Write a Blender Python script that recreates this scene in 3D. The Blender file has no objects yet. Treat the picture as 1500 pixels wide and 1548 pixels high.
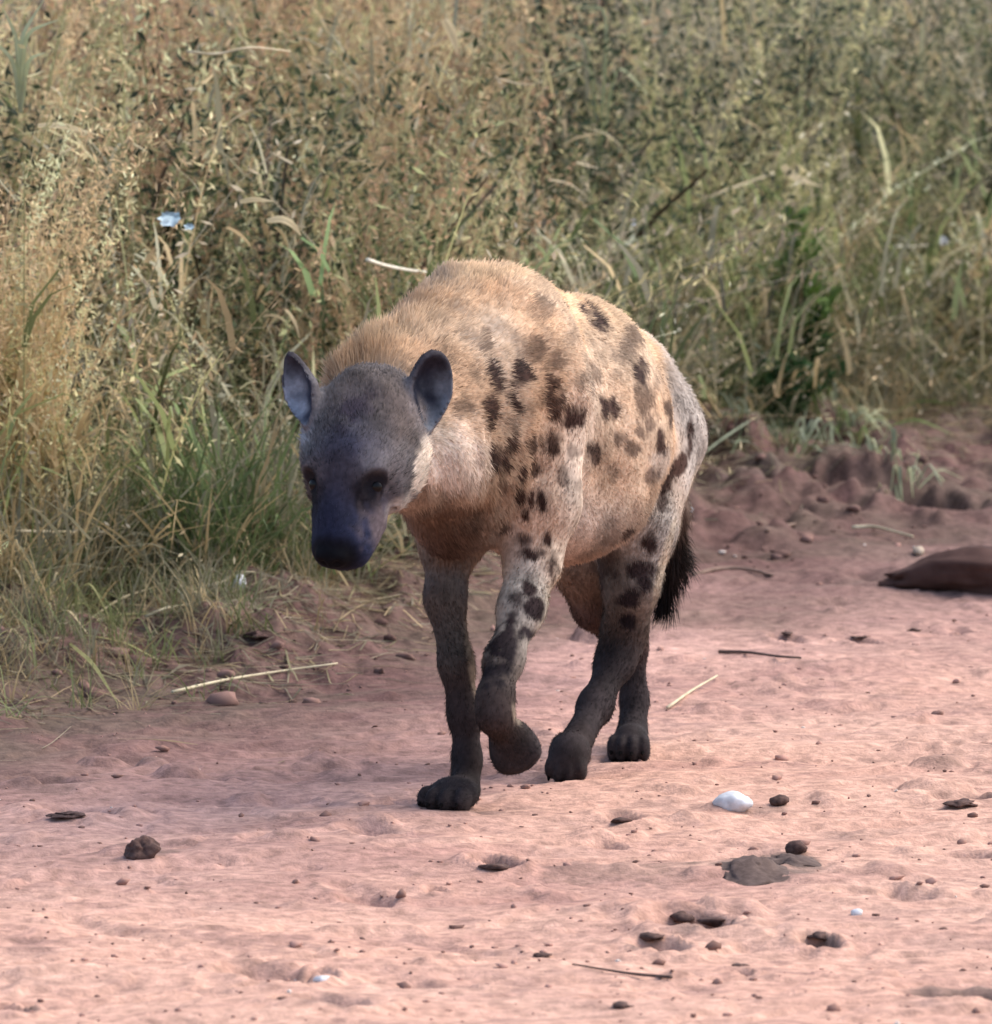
import bpy, math, random
import numpy as np
from mathutils import Vector, Matrix

sc = bpy.context.scene
COL = sc.collection
rng = np.random.default_rng(7)
random.seed(7)

# ------------------------------------------------------------------ camera
CAM_H = 1.7
F_PX = 14000.0               # focal length in pixels of the 1500x1548 photograph
HOR = -472.0                 # row of the horizon in the photograph
PITCH = math.atan((774 - HOR) / F_PX)
cam_d = bpy.data.cameras.new('camera')
cam = bpy.data.objects.new('camera', cam_d)
COL.objects.link(cam)
cam.location = (0, 0, CAM_H)
cam.rotation_euler = (math.pi / 2 - PITCH, 0, 0)
cam_d.sensor_width = 36
cam_d.sensor_fit = 'AUTO'
cam_d.lens = F_PX / math.cos(PITCH) / 1548 * 36
cam_d.clip_start = 0.1
cam_d.clip_end = 3000
cam_d.dof.use_dof = True
cam_d.dof.focus_distance = 14.15
cam_d.dof.aperture_fstop = 13.0
sc.camera = cam

# ------------------------------------------------------------------ sky, sun, exposure
SUN_ELEV, SUN_AZ = 50, 68     # azimuth measured from +Y towards +X
w = bpy.data.worlds.new('World')
sc.world = w
w.use_nodes = True
nt = w.node_tree
sky = nt.nodes.new('ShaderNodeTexSky')
sky.sky_type = 'NISHITA'
sky.sun_disc = False
sky.sun_elevation = math.radians(SUN_ELEV)
sky.sun_rotation = math.radians(SUN_AZ)
sky.dust_density = 3.0
sky.air_density = 1.0
sky.ozone_density = 1.0
nt.links.new(sky.outputs[0], nt.nodes['Background'].inputs[0])
nt.nodes['Background'].inputs[1].default_value = 0.15
sun_d = bpy.data.lights.new('sun', 'SUN')
sun = bpy.data.objects.new('sun', sun_d)
COL.objects.link(sun)
sun_d.energy = 1.35
sun_d.angle = math.radians(62)
sun_d.color = (1.0, 0.94, 0.86)
el, az = math.radians(SUN_ELEV), math.radians(SUN_AZ)
sdir = Vector((math.sin(az) * math.cos(el), math.cos(az) * math.cos(el), math.sin(el)))
sun.rotation_euler = sdir.to_track_quat('Z', 'Y').to_euler()
sun.location = sdir * 30
sc.view_settings.view_transform = 'Standard'
sc.view_settings.look = 'None'
sc.view_settings.exposure = 1.14
sc.view_settings.gamma = 1.0
sc.render.engine = 'CYCLES'
sc.cycles.use_denoising = True
sc.cycles.max_bounces = 6

# ------------------------------------------------------------------ helpers
CP, SP = math.cos(PITCH), math.sin(PITCH)

def P(px, py, D):
    """point at ground distance D seen at that place of the photograph"""
    vx = (px - 750) / F_PX
    return np.array((vx * D, D, CAM_H - (py - HOR) / F_PX * D))

def proj(p):
    p = np.asarray(p)
    return 750 + p[..., 0] / p[..., 1] * F_PX, HOR + (CAM_H - p[..., 2]) / p[..., 1] * F_PX

def depth_at(py, z=0.0):
    return (CAM_H - z) * F_PX / (py - HOR)

def nrm(v):
    v = np.asarray(v, float)
    return v / (np.linalg.norm(v, axis=-1, keepdims=True) + 1e-12)

def smooth(e0, e1, x):
    t = np.clip((x - e0) / (e1 - e0), 0, 1)
    return t * t * (3 - 2 * t)

class Noise2:
    def __init__(s, seed, n=256):
        s.n = n
        s.g = np.random.default_rng(seed).random((n, n)).astype(np.float32)
    def __call__(s, x, y):
        xi = np.floor(x).astype(int); yi = np.floor(y).astype(int)
        fx = x - xi; fy = y - yi
        fx = fx * fx * (3 - 2 * fx); fy = fy * fy * (3 - 2 * fy)
        n = s.n
        a = s.g[xi % n, yi % n]; b = s.g[(xi + 1) % n, yi % n]
        c = s.g[xi % n, (yi + 1) % n]; d = s.g[(xi + 1) % n, (yi + 1) % n]
        return (a * (1 - fx) + b * fx) * (1 - fy) + (c * (1 - fx) + d * fx) * fy - 0.5
NZ = [Noise2(i) for i in range(12)]

def noise3(p, scale, seed=0):
    p = np.asarray(p) * scale
    a = NZ[seed % 12](p[..., 0] + 3.1, p[..., 1] + p[..., 2] * 0.37)
    b = NZ[(seed + 1) % 12](p[..., 1] + 1.7, p[..., 2] + p[..., 0] * 0.41)
    c = NZ[(seed + 2) % 12](p[..., 2] + 5.3, p[..., 0] + p[..., 1] * 0.29)
    return (a + b + c)

def mesh_np(name, V, faces, mat, parent=None, col=None, smooth_shade=False, normals=None):
    """V (n,3); faces: list of (m,k) index arrays"""
    me = bpy.data.meshes.new(name)
    V = np.ascontiguousarray(V, np.float32)
    me.vertices.add(len(V))
    me.vertices.foreach_set('co', V.ravel())
    loops = np.concatenate([f.ravel() for f in faces]).astype(np.int32)
    tot = np.concatenate([np.full(len(f), f.shape[1]) for f in faces]).astype(np.int32)
    st = np.concatenate([[0], np.cumsum(tot)[:-1]]).astype(np.int32)
    me.loops.add(len(loops))
    me.loops.foreach_set('vertex_index', loops)
    me.polygons.add(len(tot))
    me.polygons.foreach_set('loop_start', st)
    me.update(calc_edges=True)
    if smooth_shade:
        me.polygons.foreach_set('use_smooth', np.ones(len(tot), bool))
    if col is not None:
        a = me.color_attributes.new('Col', 'FLOAT_COLOR', 'POINT')
        c4 = np.ones((len(V), 4), np.float32)
        c4[:, :3] = col
        a.data.foreach_set('color', c4.ravel())
    if normals is not None:
        me.polygons.foreach_set('use_smooth', np.ones(len(tot), bool))
        me.normals_split_custom_set_from_vertices([tuple(x) for x in normals.tolist()])
    if mat is not None:
        me.materials.append(mat)
    o = bpy.data.objects.new(name, me)
    COL.objects.link(o)
    if parent is not None:
        o.parent = parent
    return o

def tag(o, label=None, cat=None, group=None, kind=None):
    if label: o['label'] = label
    if cat: o['category'] = cat
    if group: o['group'] = group
    if kind: o['kind'] = kind
    return o

def empty(name, loc):
    o = bpy.data.objects.new(name, None)
    COL.objects.link(o)
    o.location = loc
    return o

def mat_new(name):
    m = bpy.data.materials.new(name)
    m.use_nodes = True
    t = m.node_tree
    return m, t, t.nodes['Principled BSDF'], t.nodes['Material Output']

def mat_attr(name, rough=0.8, spec=0.2, noise_amt=0.0, noise_scale=200, transl=0.0, bump=0.0, bscale=300):
    m, t, b, out = mat_new(name)
    at = t.nodes.new('ShaderNodeAttribute'); at.attribute_name = 'Col'
    csock = at.outputs['Color']
    if noise_amt > 0 or bump > 0:
        tc = t.nodes.new('ShaderNodeTexCoord')
        nz = t.nodes.new('ShaderNodeTexNoise')
        nz.inputs['Scale'].default_value = noise_scale
        nz.inputs['Detail'].default_value = 5
        t.links.new(tc.outputs['Object'], nz.inputs['Vector'])
        if noise_amt > 0:
            mr = t.nodes.new('ShaderNodeMapRange')
            mr.inputs['From Min'].default_value = 0.25; mr.inputs['From Max'].default_value = 0.75
            mr.inputs['To Min'].default_value = 1 - noise_amt; mr.inputs['To Max'].default_value = 1 + noise_amt
            t.links.new(nz.outputs['Fac'], mr.inputs['Value'])
            mx = t.nodes.new('ShaderNodeVectorMath'); mx.operation = 'SCALE'
            t.links.new(csock, mx.inputs[0]); t.links.new(mr.outputs[0], mx.inputs['Scale'])
            csock = mx.outputs[0]
        if bump > 0:
            n2 = t.nodes.new('ShaderNodeTexNoise')
            n2.inputs['Scale'].default_value = bscale; n2.inputs['Detail'].default_value = 6
            t.links.new(tc.outputs['Object'], n2.inputs['Vector'])
            bp = t.nodes.new('ShaderNodeBump')
            bp.inputs['Strength'].default_value = bump; bp.inputs['Distance'].default_value = 0.004
            t.links.new(n2.outputs['Fac'], bp.inputs['Height'])
            t.links.new(bp.outputs[0], b.inputs['Normal'])
    t.links.new(csock, b.inputs['Base Color'])
    b.inputs['Roughness'].default_value = rough
    b.inputs['Specular IOR Level'].default_value = spec
    if transl > 0:
        tr = t.nodes.new('ShaderNodeBsdfTranslucent')
        t.links.new(csock, tr.inputs['Color'])
        ms = t.nodes.new('ShaderNodeMixShader'); ms.inputs[0].default_value = transl
        t.links.new(b.outputs[0], ms.inputs[1]); t.links.new(tr.outputs[0], ms.inputs[2])
        t.links.new(ms.outputs[0], out.inputs['Surface'])
    return m

# ------------------------------------------------------------------ ground
GX = np.array((-60, -2, -1.1, -0.62, -0.3, 0.12, 0.42, 0.75, 1.2, 2.2, 60.0))
GD = np.array((15.6, 15.9, 16.15, 16.5, 16.95, 18.7, 20.1, 20.7, 21.1, 21.5, 27.0))
def grass_edge(x):                     # distance at which the grass begins
    return np.interp(x, GX, GD) + 0.10 * np.sin(x * 7.3) + 0.06 * np.sin(x * 19 + 1)
def berm_edge(x):                      # distance at which the road ends
    return grass_edge(x) - 1.15 - 0.25 * np.sin(x * 2.2 + 0.6) - .75 * smooth(.15, .5, x)

# hoof and paw prints, dents in the dirt read off the photograph: px, py, half width, half length, depth
DENTS = [(1455, 1127, 44, .06, .022), (1045, 1398, 52, .08, .022), (1000, 1432, 34, .05, .016),
         (745, 1317, 28, .05, .018), (1240, 1428, 26, .04, .016), (115, 1236, 50, .05, .014), (485, 1486, 16, .03, .014),
         (400, 1484, 55, .08, .010), (640, 1495, 60, .06, .010), (490, 1538, 60, .06, .012), (1480, 1525, 85, .07, .016),
         (555, 1367, 32, .05, .010), (1420, 1160, 36, .05, -.012), (1460, 1216, 44, .05, .014), (1410, 1203, 50, .05, -.010),
         (940, 1247, 28, .05, .011), (920, 1282, 22, .04, .008), (10, 1540, 30, .05, .016), (75, 1185, 50, .06, .010),
         (660, 1353, 16, .03, .010), (300, 1178, 60, .04, .010), (270, 1170, 34, .04, -.012), (150, 1155, 34, .05, -.010),
         (1110, 1380, 44, .05, -.012), (1330, 1355, 70, .05, .007), (1450, 1300, 50, .05, .009),
         (820, 1455, 18, .03, .009), (1120, 1468, 14, .03, .008), (1190, 960, 20, .05, .010), (1300, 965, 22, .05, .012),
         (1460, 948, 16, .05, .012), (600, 1225, 40, .05, .008), (1340, 875, 60, .10, .012), (560, 1265, 30, .05, .008),
         (1150, 770, 40, .14, .025), (1270, 720, 50, .15, .04), (1400, 780, 60, .16, .04), (1200, 700, 60, .15, -.05),
         (1300, 760, 60, .15, -.04), (1090, 730, 50, .15, -.04), (380, 960, 30, .10, .02), (900, 960, 30, .06, -.02)]
RUTS = []

def ground_h(x, d, detail=True):
    b = berm_edge(x); g = grass_edge(x)
    h = 0.085 * smooth(b, g - 0.1, d) + 0.07 * smooth(g, g + 6, d)
    verge = smooth(b - 0.25, b + 0.5, d)
    # road runs along this direction, the dirt is drawn out along it
    u = x * 0.80 + d * 0.25; v = -x * 0.25 + d * 0.80
    h = h + 0.030 * NZ[0](u * 0.8 + 9, v * 0.9) * (1 + 0.6 * verge)
    h = h + 0.018 * NZ[1](u * 2.2, v * 2.6 + 4)
    if detail:
        near = np.clip(1.6 - np.abs(x) * 0.15, 0.2, 1)
        h = h + near * (0.009 * NZ[2](u * 5.5, v * 7.0) + 0.006 * NZ[3](u * 8, v * 15) + .020 * NZ[11](x * 2.0 + d * .5, d * 7))
        r = 0.5 - np.abs(NZ[4](u * 8 + 0.3, v * 14))
        h = h + near * (0.0018 * NZ[5](x * 20, d * 36) + 0.0011 * NZ[6](x * 50, d * 80))
        h = h + near * verge * (0.065 * NZ[7](x * 7, d * 6) + 0.045 * NZ[8](x * 18, d * 15) + 0.02 * NZ[9](x * 45, d * 34))
        # thin crusts broken off along the ruts
        tt = NZ[8](u * 3.1 + 11, v * 5.0) * 5 + NZ[9](u * 7, v * 15) * 1.6 + NZ[10](x * 22, d * 30) * .5
        fr = tt - np.floor(tt)
        h = h + near * .007 * (smooth(.86, 1.0, fr) - fr)
        # small scattered pock marks
        pk = NZ[10](u * 10 + 50, v * 13 + 20)
        h = h - near * 0.009 * smooth(0.30, 0.42, pk) + near * 0.010 * smooth(0.33, 0.46, NZ[11](u * 13, v * 16))
        for (px, py, wpx, ly, dep) in DENTS:
            D0 = depth_at(py); x0 = (px - 750) / F_PX * D0; wx = wpx / F_PX * D0
            e = ((x - x0 + 0.3 * (d - D0)) / wx) ** 2 + ((d - D0) / ly) ** 2
            e = e * (1 + 0.9 * NZ[3](x * 30 + 7, d * 24))
            sc_ = 2.1 if dep > 0 else 1.3
            h = h - sc_ * dep / (1 + np.exp(np.clip((e - .9) * 5, -30, 30))) + 0.5 * dep * np.exp(-(np.sqrt(np.maximum(e, 0)) - 1.5) ** 2 * 5)
    return h

def geo(a, b, n):
    return np.sign(b) * np.geomspace(abs(a), abs(b), n)

def build_ground():
    xs = np.concatenate([geo(-1.6, -1500, 22)[::-1], np.linspace(-1.5, 1.6, 400), geo(1.7, 1500, 22)])
    py = np.linspace(1640, 520, 640)
    dn = depth_at(py)                      # rows of about equal height in view
    ds = np.concatenate([-geo(1, 1500, 12)[::-1], np.linspace(0, 11, 24), dn[dn > 11.2], np.linspace(dn[-1] + .15, 32, 60), geo(33, 2500, 26)])
    X, Dd = np.meshgrid(xs, ds, indexing='ij')
    H = ground_h(X, Dd)
    # far land stays level
    V = np.stack([X, Dd, H], -1).reshape(-1, 3)
    nx, nd = len(xs), len(ds)
    idx = np.arange(nx * nd).reshape(nx, nd)
    F = np.stack([idx[:-1, :-1], idx[1:, :-1], idx[1:, 1:], idx[:-1, 1:]], -1).reshape(-1, 4)
    x, d = V[:, 0], V[:, 1]
    b = berm_edge(x); g = grass_edge(x)
    u = x * 0.8 + d * 0.25; v = -x * 0.25 + d * 0.8
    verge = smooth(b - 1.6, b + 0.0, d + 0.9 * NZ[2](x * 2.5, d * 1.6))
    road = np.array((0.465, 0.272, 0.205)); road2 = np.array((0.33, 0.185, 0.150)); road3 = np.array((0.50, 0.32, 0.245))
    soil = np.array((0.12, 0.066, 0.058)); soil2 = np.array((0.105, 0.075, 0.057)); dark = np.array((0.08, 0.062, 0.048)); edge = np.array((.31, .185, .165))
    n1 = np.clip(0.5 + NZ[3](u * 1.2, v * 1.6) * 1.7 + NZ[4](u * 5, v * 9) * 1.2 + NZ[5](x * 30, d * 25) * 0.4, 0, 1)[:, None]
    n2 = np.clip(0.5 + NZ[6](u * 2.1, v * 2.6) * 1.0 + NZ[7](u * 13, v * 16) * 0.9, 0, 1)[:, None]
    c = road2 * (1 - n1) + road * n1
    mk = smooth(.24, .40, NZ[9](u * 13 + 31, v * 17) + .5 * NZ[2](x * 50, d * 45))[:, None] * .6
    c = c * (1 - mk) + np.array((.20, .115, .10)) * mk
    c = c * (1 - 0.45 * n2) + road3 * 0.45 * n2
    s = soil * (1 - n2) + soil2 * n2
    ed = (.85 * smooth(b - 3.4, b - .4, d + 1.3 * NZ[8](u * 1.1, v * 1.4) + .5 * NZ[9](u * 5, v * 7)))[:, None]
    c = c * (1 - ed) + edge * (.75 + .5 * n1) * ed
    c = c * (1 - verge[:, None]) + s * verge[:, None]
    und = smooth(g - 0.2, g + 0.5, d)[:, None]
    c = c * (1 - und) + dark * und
    # damp dung patch, plus dark patches that paint shade into the dents
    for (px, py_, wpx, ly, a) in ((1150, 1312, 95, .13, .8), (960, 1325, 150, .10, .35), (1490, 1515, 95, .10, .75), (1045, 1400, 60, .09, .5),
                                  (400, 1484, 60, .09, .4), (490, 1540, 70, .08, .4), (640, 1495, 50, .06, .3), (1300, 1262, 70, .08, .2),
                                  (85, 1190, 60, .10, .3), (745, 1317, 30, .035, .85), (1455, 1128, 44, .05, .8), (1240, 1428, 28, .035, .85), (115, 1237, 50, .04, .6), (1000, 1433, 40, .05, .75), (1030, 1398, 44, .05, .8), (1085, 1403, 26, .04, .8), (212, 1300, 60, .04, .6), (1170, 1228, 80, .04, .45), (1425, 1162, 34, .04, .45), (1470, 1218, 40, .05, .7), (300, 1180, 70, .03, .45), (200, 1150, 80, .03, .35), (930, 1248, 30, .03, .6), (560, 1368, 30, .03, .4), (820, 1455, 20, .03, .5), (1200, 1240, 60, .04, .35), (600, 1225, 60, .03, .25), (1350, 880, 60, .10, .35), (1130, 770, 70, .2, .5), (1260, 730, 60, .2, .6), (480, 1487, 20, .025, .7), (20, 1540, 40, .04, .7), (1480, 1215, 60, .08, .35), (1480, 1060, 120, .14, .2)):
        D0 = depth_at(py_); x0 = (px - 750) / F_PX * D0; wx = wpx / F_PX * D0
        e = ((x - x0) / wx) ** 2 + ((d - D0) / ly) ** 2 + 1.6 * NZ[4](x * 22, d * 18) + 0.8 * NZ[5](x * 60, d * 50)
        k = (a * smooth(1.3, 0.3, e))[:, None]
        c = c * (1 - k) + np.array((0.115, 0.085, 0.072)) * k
    fc = V[F].mean(1)
    is_road = fc[:, 1] < berm_edge(fc[:, 0])
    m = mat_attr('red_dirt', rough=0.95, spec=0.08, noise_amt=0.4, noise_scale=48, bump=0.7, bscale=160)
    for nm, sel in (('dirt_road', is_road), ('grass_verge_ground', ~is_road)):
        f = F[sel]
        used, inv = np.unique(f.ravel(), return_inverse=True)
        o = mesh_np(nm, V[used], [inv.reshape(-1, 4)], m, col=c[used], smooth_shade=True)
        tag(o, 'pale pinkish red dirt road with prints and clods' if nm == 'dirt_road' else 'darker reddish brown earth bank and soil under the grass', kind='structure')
build_ground()


# ------------------------------------------------------------------ vegetation
class Soup:
    """collects copies of small plant templates into one mesh"""
    def __init__(s):
        s.V = []; s.Q = []; s.C = []; s.n = 0
    def add(s, V, Q, C):
        s.V.append(V); s.Q.append(Q + s.n); s.C.append(C); s.n += len(V)
    def build(s, name, mat):
        return mesh_np(name, np.concatenate(s.V), [np.concatenate(s.Q)], mat, col=np.concatenate(s.C))

def strip(pts, wid, side):
    """quad ribbon along pts; side: unit vectors"""
    L = pts - side * wid[:, None]; Rr = pts + side * wid[:, None]
    V = np.stack([L, Rr], 1).reshape(-1, 3)
    n = len(pts)
    i = np.arange(n - 1)[:, None] * 2
    return V, i + np.array((0, 1, 3, 2))

def blade(r, p0, az, length, up, droop, wid, seg=4, taper=1.0):
    """arched blade: starts at angle 'up' above the ground and droops"""
    t = np.linspace(0, 1, seg + 1)
    ang = up - droop * t ** 1.3
    st = length / seg
    dx = np.cos(ang) * st; dz = np.sin(ang) * st
    hx = np.concatenate([[0], np.cumsum(dx[:-1])]); hz = np.concatenate([[0], np.cumsum(dz[:-1])])
    dirv = np.array((math.cos(az), math.sin(az), 0))
    pts = p0 + hx[:, None] * dirv + hz[:, None] * np.array((0, 0, 1))
    tw = az + math.pi / 2 + r.uniform(-.9, .9)
    side = np.tile(np.array((math.cos(tw), math.sin(tw), r.uniform(-.4, .4))), (seg + 1, 1))
    w_ = wid * np.clip(1.15 - t ** 2 * taper * 1.1, .08, 1)
    return strip(pts, w_, side) + (pts,)

def tmpl_seed_grass(r, height, n_spk, lean, leafn=4, drop=.5):
    """flowering grass: stem, arching leaves, loose head of spikelets. colour index: 0 stem, 1 leaf, 2 head"""
    Vs, Qs, Ks, n = [], [], [], 0
    def put(V, Q, k):
        nonlocal n
        Vs.append(V); Qs.append(Q + n); Ks.append(np.full(len(V), k)); n += len(V)
    az = r.uniform(0, 2 * math.pi)
    V, Q, stem = blade(r, np.zeros(3), az, height, math.pi / 2 - lean, drop, .0016, 5, .5)
    put(V, Q, 0)
    for i in range(leafn):
        f = r.uniform(.05, .6); k = f * 5; a = int(k); q = stem[a] + (stem[min(a + 1, 5)] - stem[a]) * (k - a)
        V, Q, _ = blade(r, q, r.uniform(0, 2 * math.pi), r.uniform(.12, .30), r.uniform(.7, 1.4), r.uniform(.8, 2.2), r.uniform(.0022, .0078), 3)
        put(V, Q, 1)
    if n_spk:
        f = r.uniform(.38, 1.0, n_spk)
        k = np.minimum(f * 5, 4.999); a = k.astype(int)
        q = stem[a] + (stem[a + 1] - stem[a]) * (k - a)[:, None]
        out = r.standard_normal((n_spk, 3)) * np.array((1, 1, .7))
        out = nrm(out) * (r.uniform(.2, 1, (n_spk, 1)) * .028)
        c = q + out
        d = nrm(out * 20 + r.standard_normal((n_spk, 3)) * .7 + np.array((0, 0, .1))) * r.uniform(.006, .016, (n_spk, 1))
        s_ = nrm(np.cross(d, r.standard_normal((n_spk, 3)))) * r.uniform(.002, .0048, (n_spk, 1))
        V = np.stack([c - d, c - s_, c + d, c + s_], 1).reshape(-1, 3)
        put(V, np.arange(n_spk)[:, None] * 4 + np.arange(4), 2)
    return np.concatenate(Vs), np.concatenate(Qs), np.concatenate(Ks)

def place(soup, tm, x, d, rot, scl, pal, vr, sink=.01, zoff=0):
    V, Q, K = tm
    c, s = math.cos(rot), math.sin(rot)
    W = np.empty_like(V)
    W[:, 0] = (V[:, 0] * c - V[:, 1] * s) * scl + x
    W[:, 1] = (V[:, 0] * s + V[:, 1] * c) * scl + d
    W[:, 2] = V[:, 2] * scl + zoff - sink
    C = np.minimum(pal[K] * vr * 1.22, .72) * (0.86 + .28 * rng.random((len(V) // 2 + 1, 1)).repeat(2, 0)[:len(V)])
    soup.add(W, Q, C)

veg_m = mat_attr('grass_blades', rough=0.7, spec=0.15, transl=0.35)
r_ = np.random.default_rng(21)
A_T = [tmpl_seed_grass(r_, r_.uniform(.8, 1.2), 74, r_.uniform(.03, .28), 4, r_.uniform(.2, .8)) for _ in range(16)]
B_T = [tmpl_seed_grass(r_, r_.uniform(.7, 1.15), 22, r_.uniform(.3, 1.0), 5, r_.uniform(.4, 1.1)) for _ in range(14)]
L_T = [tmpl_seed_grass(r_, r_.uniform(.5, .95), 5, r_.uniform(1.0, 1.42), 3, r_.uniform(.0, .35)) for _ in range(14)]

def tuft(r, nb, hmin, hmax, wid, upmin=.7):
    Vs, Qs, n = [], [], 0
    for _ in range(nb):
        p0 = np.array((r.normal(0, .025), r.normal(0, .025), 0))
        V, Q, _p = blade(r, p0, r.uniform(0, 2 * math.pi), r.uniform(hmin, hmax), r.uniform(upmin, 1.5), r.uniform(.3, 1.7), wid * r.uniform(.6, 1.3), 4)
        Vs.append(V); Qs.append(Q + n); n += len(V)
    return np.concatenate(Vs), np.concatenate(Qs), np.full(n, 1)
G_T = [tuft(r_, 11, .12, .36, .0028) for _ in range(10)]

TANP = np.array(((.46, .355, .205), (.40, .31, .17), (.55, .41, .235)))
BRNP = np.array(((.34, .235, .135), (.28, .205, .105), (.42, .275, .165)))
OLIP = np.array(((.26, .255, .12), (.175, .20, .085), (.36, .325, .17)))
GRYP = np.array(((.30, .26, .18), (.22, .205, .135), (.34, .29, .205)))
GRNP = np.array(((.145, .165, .07), (.10, .135, .055), (.20, .205, .10)))
PALP = np.array(((.50, .42, .28), (.40, .36, .20), (.45, .38, .24)))

# greener patches: centre seen in the photograph, with their own spread
GREEN = [(300, 440, 130, 90), (330, 800, 150, 70), (600, 390, 70, 60), (760, 100, 130, 90), (380, 110, 110, 120), (1150, 560, 110, 70), (60, 30, 90, 60), (1420, 250, 140, 90), (950, 60, 100, 90)]
def greenness(px, py):
    g = 0
    for (a, b, wx, wy) in GREEN:
        g = max(g, math.exp(-((px - a) / wx) ** 2 - ((py - b) / wy) ** 2))
    return g

SHRUBS = ((110, 17.9, .42, 1.05), (378, 18.0, .5, 1.0), (762, 20.0, .5, 1.12), (885, 20.9, .42, 1.15), (1485, 21.8, .5, 1.08), (1195, 22.2, .5, 1.2))
def gap(px, d, e):
    for (sx, sd, _w, _h) in SHRUBS:
        if abs(px - sx) < 75 and e + .35 < d < sd + .15: return .62 + .3 * (abs(px - sx) / 75) ** 2
    return 1.0
def patch(x, d):
    return float(np.clip(1 + 2.0 * NZ[7](np.array(x * 7.0), np.array(d * 4.0)) + .9 * NZ[8](np.array(x * 17.0), np.array(d * 9.0)), .28, 1.75))
def build_grass():
    dry = Soup(); loose = Soup(); lod = Soup(); grn = Soup()
    def spot(n, depth, power, margin=0.0):
        x = rng.uniform(-1.35, 1.65, n)
        dd = grass_edge(x) + margin + depth * rng.random(n) ** power
        keep = np.abs(x) < .054 * dd + .35
        x, dd = x[keep], dd[keep]
        return x, dd, ground_h(x, dd)
    # tall flowering grass, upright on the left, looser on the right
    x, d, z = spot(6800, 5.2, 1.35, .12)
    # stems stand in tussocks with gaps between
    cx, cd, _ = spot(330, 5.0, 1.35, .15)
    k = rng.integers(0, len(cx), len(x)); m = rng.random(len(x)) < .8
    x = np.where(m, cx[k] + rng.normal(0, .055, len(x)), x); d = np.where(m, cd[k] + rng.normal(0, .06, len(x)), d)
    z = ground_h(x, d); tv = rng.uniform(.5, 1.5, len(cx)); th = rng.uniform(.78, 1.15, len(cx)); tp = rng.random(len(cx))
    clump = NZ[3](x * 4 + 2, d * 3)
    for i in range(len(x)):
        right = 1 / (1 + math.exp(-(x[i] - .10) / .13))
        if rng.random() < right * .72 or clump[i] < -.24:
            continue
        px, py = proj(np.array((x[i], d[i], z[i] + .5)))
        g = greenness(px, py)
        n = NZ[5](x[i] * 3, d[i] * 2) + rng.normal(0, .12)
        pal = TANP if n > -.02 else BRNP
        if right > .5: pal = OLIP if n > .0 else GRYP
        elif rng.random() < .12: pal = OLIP
        if rng.random() < g * .7: pal = GRNP if rng.random() < .5 else OLIP
        if gap(px, d[i], grass_edge(x[i])) < .85 and rng.random() < .7: continue
        tm = A_T[rng.integers(len(A_T))]
        h = rng.uniform(.62, 1.0) * (.82 + .6 * clump[i] + .12 * min(1, (d[i] - grass_edge(x[i])) / 1.5) + .22 * smooth(2.2, 3.6, d[i] - grass_edge(x[i])))
        h *= gap(px, d[i], grass_edge(x[i])) * (th[k[i]] if m[i] else .8)
        if m[i] and tp[k[i]] < (.10 if right < .5 else .22): pal = OLIP if right < .5 else GRNP
        place(dry, tm, x[i], d[i], rng.uniform(0, 6.3), h, pal, rng.uniform(.85, 1.2) * (tv[k[i]] if m[i] else patch(x[i], d[i])), zoff=z[i])
    x, d, z = spot(5200, 5.5, 1.3, .05)
    for i in range(len(x)):
        right = 1 / (1 + math.exp(-(x[i] - .05) / .15))
        if rng.random() > .35 + .65 * right: continue
        px, py = proj(np.array((x[i], d[i], z[i] + .4)))
        if gap(px, d[i], grass_edge(x[i])) < .85 and rng.random() < .6: continue
        g = greenness(px, py); n = rng.random()
        pal = OLIP if n < .5 else (GRYP if n < .85 else TANP)
        if rng.random() < g * .7: pal = GRNP
        place(loose, B_T[rng.integers(len(B_T))], x[i], d[i], rng.uniform(0, 6.3), rng.uniform(.5, 1.12) * gap(px, d[i], grass_edge(x[i])), pal, rng.uniform(.7, 1.25) * patch(x[i] + 3, d[i]), zoff=z[i])
    x, d, z = spot(5200, 3.6, 1.2, -.05)
    for i in range(len(x)):
        right = 1 / (1 + math.exp(-(x[i] - .1) / .2))
        if rng.random() > .22 + .78 * right: continue
        hgt = rng.random() ** 1.3 * .8 * smooth(0, 1.2, d[i] - grass_edge(x[i]))
        pal = GRYP if rng.random() < .6 else (TANP if rng.random() < .6 else PALP)
        place(lod, L_T[rng.integers(len(L_T))], x[i], d[i], rng.choice([0, math.pi]) + rng.normal(0, .5), rng.uniform(.4, .85), pal, rng.uniform(.7, 1.3), zoff=z[i] + hgt)
    x, d, z = spot(6800, 3.2, 1.5, -.12)
    for i in range(len(x)):
        px, py = proj(np.array((x[i], d[i], z[i] + .12)))
        g = greenness(px, py)
        if rng.random() > .34 + .6 * g: continue
        n = rng.random()
        pal = GRNP if n < .06 + .7 * g else (OLIP if n < .32 else (GRYP if n < .8 else TANP))
        place(grn, G_T[rng.integers(len(G_T))], x[i], d[i], rng.uniform(0, 6.3), rng.uniform(.45, 1.15) * (1 + .2 * g), pal, rng.uniform(.6, 1.15), zoff=z[i])
    x, d, z = spot(2400, 3.2, 1.6, -.05)      # curled dry leaves caught among the stems
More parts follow.
